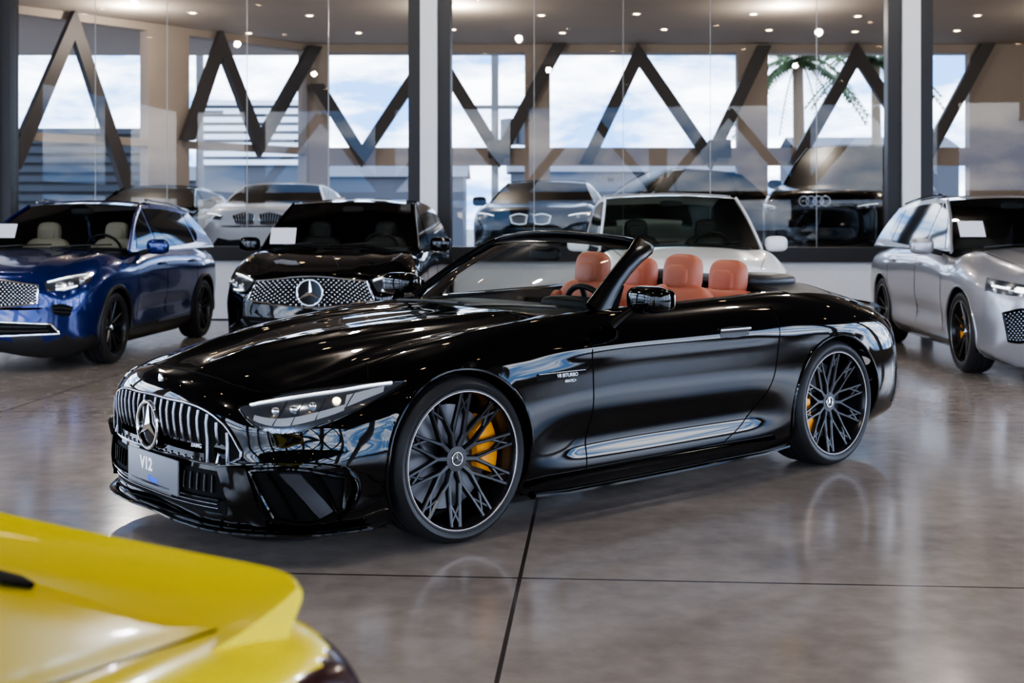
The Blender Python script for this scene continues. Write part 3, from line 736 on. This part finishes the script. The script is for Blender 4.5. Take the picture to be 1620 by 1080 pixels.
closed_car('compact_suv','dark blue compact SUV with beige seats parked at the far left','car',(-4.77,12.36,0),R(266),
 suvP(paint=K['blue'],seatm=K['beige'],rails=K['dchrome'],cladarch=True,lamp=lamp_std,proj3=1,trim=K['chrome'],pillarm=K['blue'],drl=[(1,1,15),(7,3,11)],
  grille=[dict(top=[(-.50,.80),(0,.86),(.50,.80)],bot=[(-.50,.64),(0,.60),(.50,.64)],frame=K['chrome'],dots=52,rows=12,ds=.008,star=.085),
          dict(name='lower_intake',top=[(-.62,.45),(0,.47),(.62,.45)],bot=[(-.68,.36),(0,.34),(.68,.36)],frame=K['chrome'],bars=3,barm=K['dark']),
          dict(name='corner_vent',top=[(.62,.62),(.70,.63),(.78,.60)],bot=[(.64,.54),(.70,.52),(.76,.52)],bars=3,barm=K['dark'])]))
closed_car('coupe_suv','black SUV facing the camera with a diamond-studded silver grille and star emblem','car',(-1.90,13.06,0),R(266.5),
 suvP(fo=.86,wb=2.87,ro=.90,w=.965,hf=.88,roof=1.65,belt=1.08,hw=1.12,Rt=.37,rr=.26,yr=.69,paint=K['black'],seatm=K['dleather'],pillarm=K['black'],lamp=[([(.75,.54,.815),(.68,.65,.85),(.5,.88,.87)],[(.75,.60,.70),(.68,.74,.69),(.5,.88,.77)])],proj3=1,trim=K['dchrome'],drl=[(1,1,15),(7,2,8)],
  grille=[dict(top=[(-.54,.80),(0,.845),(.54,.80)],bot=[(-.62,.62),(0,.55),(.62,.62)],frame=K['chrome'],dots=44,rows=12,star=.125),
          dict(name='lower_intake',top=[(-.7,.46),(0,.44),(.7,.46)],bot=[(-.6,.32),(0,.32),(.6,.32)],bars=3,barm=K['dark'])]))
closed_car('white_suv','white SUV seen over the roadster seats with only its windshield and roof showing','car',(1.72,12.25,0),R(270),
 suvP(w=.93,hf=.98,hw=1.13,belt=1.10,roof=1.70,paint=K['white'],seatm=K['dleather'],lamp=lamp_std,yr=.70,mirm=K['white'],wsm=K['glassg'],seethru=1,
  grille=[dict(top=[(-.55,.82),(0,.85),(.55,.82)],bot=[(-.5,.66),(0,.66),(.5,.66)],frame=K['chrome'],bars=4)]))
closed_car('silver_suv','silver grey SUV with hammer-shaped headlamp at the right edge','car',(5.06,11.55,0),R(267.5),
 suvP(fo=.90,wb=2.865,ro=.93,w=.945,hf=.97,hw=1.14,belt=1.09,roof=1.67,Rt=.372,rr=.285,paint=K['silver'],pillarm=K['silver'],seatm=K['dleather'],rails=K['gloss'],clad=K['silver'],wstyle='five',edge=K['satin'],cal=K['orange'],
  lamp=[([(.80,.52,.83),(.70,.68,.86),(.52,.86,.89)],[(.80,.54,.745),(.70,.70,.75),(.52,.86,.78)])],drl=[(4,0,14),(3,1,6),(5,1,6)],drlr=.010,
  grille=[dict(top=[(-.46,.82),(0,.84),(.46,.82)],bot=[(-.42,.55),(0,.53),(.42,.55)],frame=K['dchrome'],vbars=16,barm=K['dchrome']),
          dict(name='corner_vent',top=[(.56,.62),(.66,.64),(.80,.60)],bot=[(.60,.40),(.66,.36),(.76,.36)],m=K['matte'],dots=16,rows=14,ds=.007,dotm=K['dchrome'],frame=K['gloss']),
          dict(name='corner_vent',top=[(-.80,.60),(-.66,.64),(-.56,.62)],bot=[(-.76,.36),(-.66,.36),(-.60,.40)],m=K['matte'],dots=16,rows=14,ds=.007,dotm=K['dchrome'],frame=K['gloss'])]))
# ================================================================= yellow car
yc=thing('yellow_sports_car','bright yellow sports car with upswept tail spoiler in the near left corner','car',(-2.72,-.67,0),R(236.5))
yst=[(.90,.3,.45,.45,.45,.5,.45,.5,.43),(.89,.4,.60,.62,.62,.82,.45,.80,.2),(.75,.35,.68,.72,.68,.88,.5,.86,.14),(.3,.1,.78,.84,.72,.91,.55,.88,.13),(-.2,0,.86,.90,.76,.91,.58,.88,.13),
(-.6,0,.93,.90,.78,.90,.6,.88,.13),(-1.5,0,.93,.92,.80,.91,.62,.88,.14),(-2.1,0,.92,.91,.80,.94,.62,.9,.14),(-2.5,0,.885,.88,.76,.93,.62,.9,.15),(-2.9,-.02,.835,.845,.68,.86,.60,.83,.17),(-3.25,-.04,.805,.82,.61,.765,.60,.74,.2),(-3.45,-.05,.795,.80,.57,.71,.60,.69,.24),(-3.54,-.08,.77,.77,.55,.69,.58,.67,.28),(-3.59,-.10,.68,.67,.53,.67,.55,.65,.32),(-3.60,-.10,.5,.5,.45,.5,.5,.5,.45)]
AY=[(0,.34,.375),(-2.45,.355,.385)]
def ycls(x,y,z,row):
    if x<-3.36 and .56<z<.765: return 'tail_lamp'
    if row<2.9 and x<-2.75 and z>.7: return 'engine_cover'
    if row<3 and -2.75<x<-.5: return 'cabin_floor'
    if row<3 and x>-.5 and z>.55: return 'hood'
    if x>.3: return 'front_bumper'
    if x<-3.2: return 'rear_bumper'
    if x>-.7: return 'fender'
    if x>-2.0: return 'door'
    return 'rear_quarter_panel'
ybv=make_body(yc,yst,AY,ycls,{'_':K['yellow'],'cabin_floor':K['matte'],'tail_lamp':K['red']},.95,7,.03,None,3.5)
for ax in AY:
    for s in(-1,1):
        wheel_well(yc,ax,.52,.86,s); wheel(yc,ax[0],s*.905,s,ax[1],.255,.26,'five',None,0,K['rim'])
def ducktail():
    rows=[]
    for k in range(61):
        v=-1+k/30; y=.605*v
        e=abs(v)**16
        xt=-3.50+.03*v*v+.03*e; xf=xt+.17+.10*abs(v)**3; zt=.858+.018*v*v-.012*e; zf=.798+.014*v*v
        row=[]
        for q in range(13):
            f=q/12; x=xf+(xt-xf)*f; z=zf+(zt-zf)*(.15*f+.85*f**2.4)
            row.append((x,y,z))
        row+=[(xt-.005,y,zt-.002),(xt-.009,y,zt-.010),(xt-.007,y,zt-.022),(xt+.02,y,zt-.065),(xt+.02,y,.74)]
        rows.append(row)
    m=MB().grid(rows); m.add(rows[0],[tuple(range(18))]); m.add(rows[-1],[tuple(range(18))])
    m.build('tail_spoiler',K['yellow'],yc,ang=50)
ducktail()
MB().sweep([(-3.345+.03*(y/.6)**2,y,.810) for y in [-.50+.055*q for q in range(12)]],[.006]+[.022]*10+[.006],.006,ref=(1,0,0)).build('engine_vent',K['matte'],yc)
for s in(1,-1):
    MB().sweep([tuple(proj(ybv,p,(0,0,-1),0)) for p in herm([(-2.8,s*.60,1),(-3.1,s*.57,1),(-3.3,s*.55,1),(-3.45,s*.54,1)],16)],.0025,n=6).build('panel_gap',K['seam'],yc)
yg=[(-.6,.92),(-1.0,1.12),(-1.35,1.24),(-1.8,1.26),(-2.3,1.15),(-2.9,.85)]
def Yy(z): return .74-(z-.9)*.55
hp=herm(yg,30)
MB().grid([[(x+.05*(1-(v/8)**2),Yy(z)*v/8,z+.03*(1-(v/8)**2)) for v in range(-8,9)] for x,z in hp]).build('cabin_roof',K['yellow'],yc)
for s in(1,-1): MB().grid([[(x,s*Yy(.88+(z-.88)*k/4),.88+(z-.88)*k/4) for x,z in hp] for k in range(5)]).build('side_window',K['dglass'],yc)

# ================================================================= reflected cars, modelled as objects beyond the glass
FZ=.70
closed_car('white_roadster','white coupe with twin oval grilles behind the glass left of the black SUV','car',(-4.0,20.6,FZ),R(270),
 suvP(low=True,w=.95,hf=.88,hw=.98,belt=.95,roof=1.36,paint=K['white'],lamp=[([(.75,.50,.76),(.68,.65,.79),(.5,.86,.80)],[(.75,.52,.69),(.68,.68,.70),(.5,.86,.72)])],
  grille=[dict(top=[(.04,.78),(.2,.80),(.38,.76)],bot=[(.06,.63),(.2,.62),(.34,.64)],frame=K['chrome'],vbars=8),dict(top=[(-.38,.76),(-.2,.80),(-.04,.78)],bot=[(-.34,.64),(-.2,.62),(-.06,.63)],frame=K['chrome'],vbars=8)]))
closed_car('dark_hatchback','dark car partly hidden behind the glass beside the blue SUV','car',(-6.05,20.2,FZ),R(270),
 suvP(low=True,w=.90,hf=.78,hw=.92,belt=.90,roof=1.30,paint=K['far'],lamp=[]))
closed_car('blue_grey_coupe','blue grey coupe with glowing twin grilles behind the middle glass','car',(.40,19.9,FZ),R(262),
 suvP(low=True,w=.97,hf=.85,hw=.98,belt=.95,roof=1.38,paint=K['bluegrey'],lamp=[([(.75,.50,.76),(.68,.65,.79),(.5,.86,.80)],[(.75,.52,.69),(.68,.68,.70),(.5,.86,.72)])],
  grille=[dict(top=[(.05,.76),(.18,.78),(.31,.75)],bot=[(.07,.64),(.18,.63),(.28,.65)],frame=K['ledf'],vbars=8),dict(top=[(-.31,.75),(-.18,.78),(-.05,.76)],bot=[(-.28,.65),(-.18,.63),(-.07,.64)],frame=K['ledf'],vbars=8)]))
closed_car('roadster_reflection','dark coupe behind the glass above the white SUV roof','car',(1.7,25.4,FZ),R(196),  # stands in for the roadster's own reflection in the glass
 suvP(low=True,w=.95,hf=1.0,hw=1.15,belt=1.12,roof=1.75,paint=K['far'],lamp=[]))
closed_car('tall_black_suv','tall black SUV with four-ring emblem behind the right part of the middle glass','car',(5.10,20.3,FZ),R(243),
 suvP(low=True,w=1.0,hf=1.12,hw=1.28,belt=1.25,roof=2.0,Rt=.40,paint=K['far'],rings=1,lamp=[([(.75,.55,.90),(.68,.70,.93),(.5,.90,.95)],[(.75,.57,.86),(.68,.72,.87),(.5,.90,.90)])],drlr=.003))
closed_car('dark_rear_suv','dark SUV behind the right-hand glass above the silver SUV','car',(10.6,24.0,FZ),R(200),
 suvP(low=True,w=.95,hf=.95,hw=1.1,belt=1.05,roof=1.65,paint=K['far'],lamp=[]))
# ================================================================= setting
def floor_mat():
    m=bpy.data.materials.new('polished_concrete'); m.use_nodes=True; nt=m.node_tree; b=nt.nodes['Principled BSDF']; N=nt.nodes.new; L=nt.links.new
    tc=N('ShaderNodeTexCoord'); 
    n1=N('ShaderNodeTexNoise'); n1.inputs['Scale'].default_value=.9; n1.inputs['Detail'].default_value=9; n1.inputs['Roughness'].default_value=.66; L(tc.outputs['Object'],n1.inputs['Vector'])
    n2=N('ShaderNodeTexNoise'); n2.inputs['Scale'].default_value=9; n2.inputs['Detail'].default_value=6; L(tc.outputs['Object'],n2.inputs['Vector'])
    r=N('ShaderNodeValToRGB'); e=r.color_ramp.elements; e[0].position=.32; e[0].color=(.225,.188,.165,1); e[1].position=.68; e[1].color=(.45,.395,.36,1)
    x=N('ShaderNodeMix'); x.data_type='FLOAT'; x.inputs[0].default_value=.3; L(n1.outputs['Fac'],x.inputs[2]); L(n2.outputs['Fac'],x.inputs[3]); L(x.outputs[0],r.inputs['Fac'])
    mp=N('ShaderNodeMapping'); mp.inputs['Rotation'].default_value=(0,0,R(4)); L(tc.outputs['Object'],mp.inputs['Vector'])
    s=N('ShaderNodeSeparateXYZ'); L(mp.outputs[0],s.inputs[0])
    def line(o,c,sp):
        a=N('ShaderNodeMath'); a.operation='ADD'; a.inputs[1].default_value=-c+sp*20+sp/2; L(o,a.inputs[0])
        q=N('ShaderNodeMath'); q.operation='MODULO'; q.inputs[1].default_value=sp; L(a.outputs[0],q.inputs[0])
        d=N('ShaderNodeMath'); d.operation='SUBTRACT'; d.inputs[1].default_value=sp/2; L(q.outputs[0],d.inputs[0])
        ab=N('ShaderNodeMath'); ab.operation='ABSOLUTE'; L(d.outputs[0],ab.inputs[0])
        lt=N('ShaderNodeMath'); lt.operation='LESS_THAN'; lt.inputs[1].default_value=.008; L(ab.outputs[0],lt.inputs[0]); return lt
    a=line(s.outputs[0],-.314,4.05); c=line(s.outputs[1],4.93,4.0)
    mx=N('ShaderNodeMath'); mx.operation='MAXIMUM'; L(a.outputs[0],mx.inputs[0]); L(c.outputs[0],mx.inputs[1])
    cm=N('ShaderNodeMix'); cm.data_type='RGBA'; L(mx.outputs[0],cm.inputs[0]); L(r.outputs[0],cm.inputs[6]); cm.inputs[7].default_value=(.05,.04,.036,1); L(cm.outputs[2],b.inputs['Base Color'])
    rr=N('ShaderNodeMapRange'); rr.inputs['To Min'].default_value=.09; rr.inputs['To Max'].default_value=.22; L(n2.outputs['Fac'],rr.inputs['Value']); L(rr.outputs[0],b.inputs['Roughness'])
    b.inputs['Specular IOR Level'].default_value=.85
    n3=N('ShaderNodeTexNoise'); n3.inputs['Scale'].default_value=.8; n3.inputs['Detail'].default_value=2; L(tc.outputs['Object'],n3.inputs['Vector'])
    bp=N('ShaderNodeBump'); bp.inputs['Strength'].default_value=.05; bp.inputs['Distance'].default_value=.02; L(n3.outputs['Fac'],bp.inputs['Height']); L(bp.outputs[0],b.inputs['Normal'])
    return m
KF=floor_mat()
def plane(name,x0,x1,y0,y1,z,m,th=.2,up=False):
    return MB().box(((x0+x1)/2,(y0+y1)/2,z+(th/2 if up else -th/2)),(x1-x0,y1-y0,th)).build(name,m,None,False)
struct(plane('floor',-14,14,-9,17.4,0,KF))
struct(plane('floor_reflected',-16,16,17.9,30,FZ,KF,.6))  # made-up room beyond the glass, stands in for the reflection in it
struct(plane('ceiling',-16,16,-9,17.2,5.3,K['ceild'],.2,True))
struct(plane('ceiling_reflected',-16,16,17.2,30,5.3,K['ceil'],.2,True))  # ceiling as reflected in the glass, built beyond it
struct(plane('ground',-150,150,-150,200,-.25,K['ground']))
struct(MB().box((13.6,23.5,2.65),(.3,12,5.3)).build('wall_right',K['beigewall'],None,False))  # closes the right side of the stand-in room
struct(MB().box((13.6,4,.25),(.3,26.5,.5)).build('wall_right_low',K['beigewall'],None,False))
for y in (-6,-1.5,3,7.5,12,16.5): struct(MB().box((13.6,y,2.65),(.35,.5,5.3)).build('column',K['beigewall'],None,False))
struct(MB().box((13.6,4,5.0),(.3,26.5,.6)).build('wall_right_beam',K['beigewall'],None,False))
def wl(o): o.location=(0,17.6,0); o.rotation_euler=(0,0,R(-4)); return struct(o)
wl(MB().box((0,0,.41),(26,.25,.82)).build('wall_back',K['column'],None,False))
cols=[(-1.145,),(5.43,),(-7.45,),(11.9,)]
for (cx_,) in cols:
    wl(MB().box((cx_,-.06,2.65),(.235,.34,5.3)).build('column',K['column'],None,False))
wins=[(-7.16,-1.44,[-5.98,-4.93,-3.77,-2.6]),(-.85,5.13,[.31,1.55,2.75,4.2]),(5.73,11.6,[7.0,8.4,9.9])]
n=1; tn=1
for x0,x1,js in wins:
    xs=[x0]+js+[x1]
    for a_,b_ in zip(xs,xs[1:]):
        wl(MB().add([(a_+.004,0,.90),(b_-.004,0,.90),(b_-.004,0,5.25),(a_+.004,0,5.25)],[(0,1,2,3)]).build('window_%d'%n,K['sglass'],None,False)); n+=1
    for j in js: wl(MB().box((j,-.005,3.08),(.008,.012,4.36)).build('trim_%d'%tn,K['joint'],None,False)); tn+=1
    for xx in (x0-.085,x1+.085):
        wl(MB().box((xx,-.03,2.65),(.17,.26,5.3)).build('trim_%d'%tn,K['frame'],None,False)); tn+=1
    wl(MB().box(((x0+x1)/2,-.04,.92),(x1-x0,.32,.20)).build('trim_%d'%tn,K['frame'],None,False)); tn+=1
BW=.27
def facade(p0,p1,openings,polys,z0,zt,ztop,name,zlow=None,zl1=2.6):
    d=Vector((p1[0]-p0[0],p1[1]-p0[1],0)); Lg=d.length; a=math.atan2(d.y,d.x)
    def mk(mb,nm,m,st=True):
        o=mb.build(nm,m,None,False); o.location=(p0[0],p0[1],0); o.rotation_euler=(0,0,a)
        return struct(o) if st else o
    w=MB(); xs=[0]
    for o0,o1 in openings: xs+= [o0,o1]
    xs.append(Lg)
    for i in range(0,len(xs),2):
        if xs[i+1]-xs[i]>.01: w.box(((xs[i]+xs[i+1])/2,0,(zlow+ztop)/2),(xs[i+1]-xs[i],.3,ztop-zlow))
    for o0,o1 in openings:
        w.box(((o0+o1)/2,0,(zt+ztop)/2),(o1-o0,.3,ztop-zt))
        w.box(((o0+o1)/2,0,(z0+zl1)/2),(o1-o0,.3,z0-zl1))
    mk(w,name,K['beigewall'])
    for br in polys:
        N_=len(br); lo=[];hi=[]
        for i,(x,z) in enumerate(br):
            P_=Vector((x,z)); tp=(P_-Vector(br[i-1])).normalized() if i>0 else None; tn_=(Vector(br[i+1])-P_).normalized() if i<N_-1 else None
            if tp is None: tp=tn_
            if tn_ is None: tn_=tp
            n0=Vector((-tp.y,tp.x)); n1=Vector((-tn_.y,tn_.x)); m_=(n0+n1); m_.normalize(); k=min(2.2,1/max(.3,m_.dot(n0)))*BW/2
            if i in (0,N_-1):
                h=Vector((1,0)); kk=BW/2/max(.3,abs(n0.dot(h))); sg=1 if n0.dot(h)>0 else -1
                lo.append(P_-h*sg*kk); hi.append(P_+h*sg*kk)
            else: lo.append(P_-m_*k); hi.append(P_+m_*k)
        for i in range(N_-1):
            q=[lo[i],lo[i+1],hi[i+1],hi[i]]
            vs=[(p.x,-.38,p.y) for p in q]+[(p.x,-.22,p.y) for p in q]
            b=MB().add(vs,[(0,1,2,3),(7,6,5,4),(0,4,5,1),(1,5,6,2),(2,6,7,3),(3,7,4,0)]); mk(b,'trim_brace',K['brace'])
def ux(u): return (u-810)*28.2/1990
X0=-4.6
op=[(520,830),(870,1165),(1213,1530)]
zig=[[(505,4.4),(575,2.8),(690,5.25)],[(690,5.1),(790,2.8),(885,5.3)],[(925,2.6),(1008,5.05),(1120,2.75),(1205,5.25)],[(1252,2.6),(1350,5.05),(1430,3.3)],[(1455,2.7),(1555,5.3)]]
facade((X0,28.2),(15.5,28.2),[(ux(a)-X0,ux(b)-X0) for a,b in op],[[(ux(u)-X0,z) for u,z in zz] for zz in zig],3.0,5.12,5.3,'wall_reflected',zlow=FZ)  # opposite facade reflected in the glass, built as a wall behind it
q0=Vector((-11.3,20.5)); q1=Vector((-4.6,28.2)); dq=(q1-q0); LL=dq.length; dq.normalize()
def su(u):
    k=(u-810)/1990
    return (q0.x-k*q0.y)/(k*dq.y-dq.x)
facade(tuple(q0),tuple(q1),[(su(3),su(228)),(su(293),su(478))],[[(su(u),z) for u,z in zz] for zz in ([(5,2.3),(103,5.05),(200,1.6)],[(282,3.0),(335,5.05),(397,3.0),(484,5.25)])],3.0,5.15,5.3,'wall_reflected_left',zlow=FZ,zl1=2.85)  # left bay of the same reflected facade
for k,x in enumerate([-13,-8.2,-3.4,1.4,6.2,11]):
    struct(MB().box((x,-8.5,2.65),(.6,.5,5.3)).build('column',K['beigewall'],None,False))
    if x<11:
        for x0,z0,x1,z1 in ((x,2.2,x+2.4,5.1),(x+2.4,5.1,x+4.8,2.2)):
            v=Vector((x1-x0,0,z1-z0)); an=math.atan2(v.z,v.x)
            struct(MB().box(((x0+x1)/2,-8.6,(z0+z1)/2),(v.length,.2,.3),rot=Matrix.Rotation(-an,3,'Y')).build('trim_brace',K['brace'],None,False))
struct(MB().box((0,-8.5,2.2),(28,.3,.3)).build('trim_40',K['brace'],None,False))
for y in (-4,1,6,11,16): struct(MB().box((-13.7,y,2.65),(.4,.8,5.3)).build('column',K['beigewall'],None,False))
struct(MB().box((-13.7,5,2.2),(.3,26,.3)).build('trim_41',K['brace'],None,False))
def downlight(x,y,big=1.0):
    t=thing('ceiling_light','small round warm downlight recessed in the showroom ceiling','ceiling light',(x,y,5.3),0,'ceiling downlights')
    MB().lathe([(.05*big,-.004),(.09*big,-.012),(.095*big,0)],n=16,axis='z').build('lamp_ring',K['column'],t)
    MB().lathe([(0,-.008),(.055*big,-.006)],n=14,axis='z').build('lamp_glow',K['lamp'],t)
for i in range(9):
    for j in range(4): downlight(-8+i*2.1+.5*(j%2)+random.uniform(-.2,.2),19.8+j*2.1+random.uniform(-.3,.3))  # downlights of the reflected ceiling, built beyond the glass
for i in range(7):
    for j in range(6): downlight(-9+i*3.0+.7*(j%2),-5+j*3.6)
def louvre(nm,lab,x,y,z0,w,h,m1,n):
    t=thing(nm,lab,'building',(x,y,-.25)); MB().box((0,.6,(z0+h)/2+.1),(w,1,z0+h)).build('building_wall',K['bgrey'],t,False)
    s=MB()
    for k in range(n): s.box((0,0,z0+h*(k+.5)/n+.25),(w,.15,h/n*.6))
    s.build('louvre_cladding',m1,t,False)
def at(u,Y): return (u-810)*Y/1990
louvre('louvred_building','white louvred building outside seen through the left window',at(415,48),48,3.4,4.6,2.6,K['bwhite'],8)  # street reflected in the glass, built out past the stand-in room
louvre('slatted_building','dark slatted building outside at the far left',at(130,38),38,1.6,5.5,2.6,K['bdark'],9)
for u,Y,w,h,lab in ((620,60,7,3.6,'low grey warehouse outside beyond the left column'),(1000,62,12,3.9,'long grey warehouse outside beyond the middle glass'),(1370,50,6,4.2,'grey warehouse outside beneath the palm tree'),(300,56,9,3.3,'low grey shed outside beyond the left window')):
    t=thing('warehouse',lab,'building',(at(u,Y),Y,-.25)); MB().box((0,0,h/2),(w,4,h)).build('building_wall',K['bgrey'],t,False)
    MB().add([(-w/2-.2,-2.2,h),(w/2+.2,-2.2,h),(w/2+.2,0,h+.7),(-w/2-.2,0,h+.7),(w/2+.2,2.2,h),(-w/2-.2,2.2,h)],[(0,1,2,3),(3,2,4,5)]).build('building_roof',K['bgrey'],t,False)
for u,Y,lab,tr in ((783,40,'utility pole with transformer outside the middle glass',1),(316,42,'plain utility pole outside the left window',0)):
    t=thing('utility_pole',lab,'pole',(at(u,Y),Y,-.25)); MB().sweep([(0,0,0),(0,0,8)],.13).build('pole_shaft',K['wood'],t)
    MB().box((0,-.1,5.2),(1.6,.12,.12)).build('cross_arm',K['wood'],t,False)
    if tr:
        for q in (0,1): MB().lathe([(0,0),(.28,0),(.28,.8),(0,.85)],c=(.45+q*.55,-.2,4.0),axis='z',n=16).build('transformer',K['bgrey'],t)
pt=thing('palm_tree','palm tree outside beyond the right part of the middle glass','tree',(at(1262,36),36,-.25))
MB().sweep([(0,0,0),(.05,0,3),(0,0,6.2)],[.22,.18,.15]).build('trunk',K['trunk'],pt)
pt2=thing('palm_tree','taller palm tree outside beside the right column','tree',(at(1385,44),44,-.25))
MB().sweep([(0,0,0),(.05,0,3),(0,0,7.2)],[.22,.18,.15]).build('trunk',K['trunk'],pt2)
for P_,hz in ((pt,6.2),(pt2,7.2)):
    fr=MB()
    for k in range(26):
        a=k*2.4; el=random.uniform(-.3,1.0); Lr=random.uniform(1.6,2.5); d=Vector((math.cos(a),math.sin(a),0)); pts=[]
        for q in range(9):
            f=q/8; pts.append(Vector((0,0,hz))+d*Lr*f*math.cos(el*.6)+Vector((0,0,Lr*(f*math.sin(el)-.75*f*f))))
        sd=Vector((-d.y,d.x,0))
        for q in range(8):
            for s in(1,-1):
                for r_ in (0,.33,.66):
                    p=pts[q].lerp(pts[q+1],r_); ln=.5*(1-.5*q/8); tip=p+sd*s*ln*.8+d*.12+Vector((0,0,-ln*.5))
                    fr.add([p,p+d*.10,tip],[(0,1,2)])
        fr.sweep([tuple(p) for p in pts],.02,n=4)
    fr.build('fronds',K['leaf'],P_,False)
sg=text_obj('BMW',.24,K['inkg'],None,(at(962,27.9),27.9,2.28),(-1,0,0),(0,0,1),'wall_sign',.01); tag(sg,'small mirrored grey letters reflected in the glass above the dark car','sign')  # reflected lettering, set as reversed letters on the stand-in wall
for u in (790,1138):
    t=thing('wall_speaker','black round wall speaker on the far beige wall, %s'%('near the left column' if u==790 else 'above the white SUV roof'),'speaker',(at(u,27.8),27.8,2.95))
    MB().box((0,0,0),(.5,.3,.42),b=.04).build('speaker_cabinet',K['dark'],t)
    MB().lathe([(0,-.02),(.12,-.02),(.17,-.0),(.17,.05)],c=(0,-.17,0)).build('speaker_cone',K['frame'],t)
for nm,u,v,Y,w,h,lab in (('paper_sheet',448,373,13.0,.26,.19,'white price sheet inside the windshield of the black SUV'),('paper_sheet',1537,362,11.9,.24,.17,'white price sheet inside the windshield of the silver SUV'),('paper_sheet',8,365,12.6,.22,.16,'white price sheet inside the windshield of the blue SUV')):
    o=MB().box((0,0,0),(w,.004,h),rot=Matrix.Rotation(R(-30),3,'X')).build(nm,K['paper'],None,False); o.location=(at(u,Y),Y,1.41-(v-346)*Y/1990); tag(o,lab,'paper sheet')
# ================================================================= lights + world
def lamp(x,y,z,e,col):
    l=bpy.data.lights.new('lamp',type='POINT'); l.shadow_soft_size=.07; l.energy=e; l.color=col
    o=bpy.data.objects.new('ceiling_fill',l); C.objects.link(o); o.location=(x,y,z)
for x in (-7,-1,5): 
    for y,e_ in ((4,120),(9.5,200),(14.5,140)): lamp(x,y,5.1,e_,(1,.93,.83))  # added fill near the ceiling, middle row raised for the white SUV
for x in (-7,-1,5,11): lamp(x,23,5.0,340,(1,.87,.72))  # added fill for the stand-in room beyond the glass
w=bpy.data.worlds.new('sky'); bpy.context.scene.world=w; w.use_nodes=True; nt=w.node_tree; N=nt.nodes.new; L=nt.links.new
bg=nt.nodes['Background']; tc=N('ShaderNodeTexCoord'); mp=N('ShaderNodeMapping'); mp.inputs['Scale'].default_value=(1,1,3.2); L(tc.outputs['Generated'],mp.inputs[0])
nz=N('ShaderNodeTexNoise'); nz.inputs['Scale'].default_value=8; nz.inputs['Detail'].default_value=8; nz.inputs['Roughness'].default_value=.58; L(mp.outputs[0],nz.inputs['Vector'])
cr=N('ShaderNodeValToRGB'); e=cr.color_ramp.elements; e[0].position=.42; e[0].color=(.10,.23,.48,1); e[1].position=.62; e[1].color=(.92,.94,.98,1); L(nz.outputs['Fac'],cr.inputs[0])
L(cr.outputs[0],bg.inputs['Color']); bg.inputs['Strength'].default_value=12
try: bpy.context.scene.view_settings.look='AgX - Medium High Contrast'
except Exception: pass
# ================================================================= camera
cd=bpy.data.cameras.new('camera'); cam=bpy.data.objects.new('camera',cd); C.objects.link(cam)
cam.location=(0,0,1.41); cam.rotation_euler=(R(90),0,0); cd.sensor_width=36; cd.lens=1990/1620*36; cd.shift_y=-(540-346)/1620
cd.dof.use_dof=True; cd.dof.focus_distance=5.9; cd.dof.aperture_fstop=3.2
bpy.context.scene.camera=cam
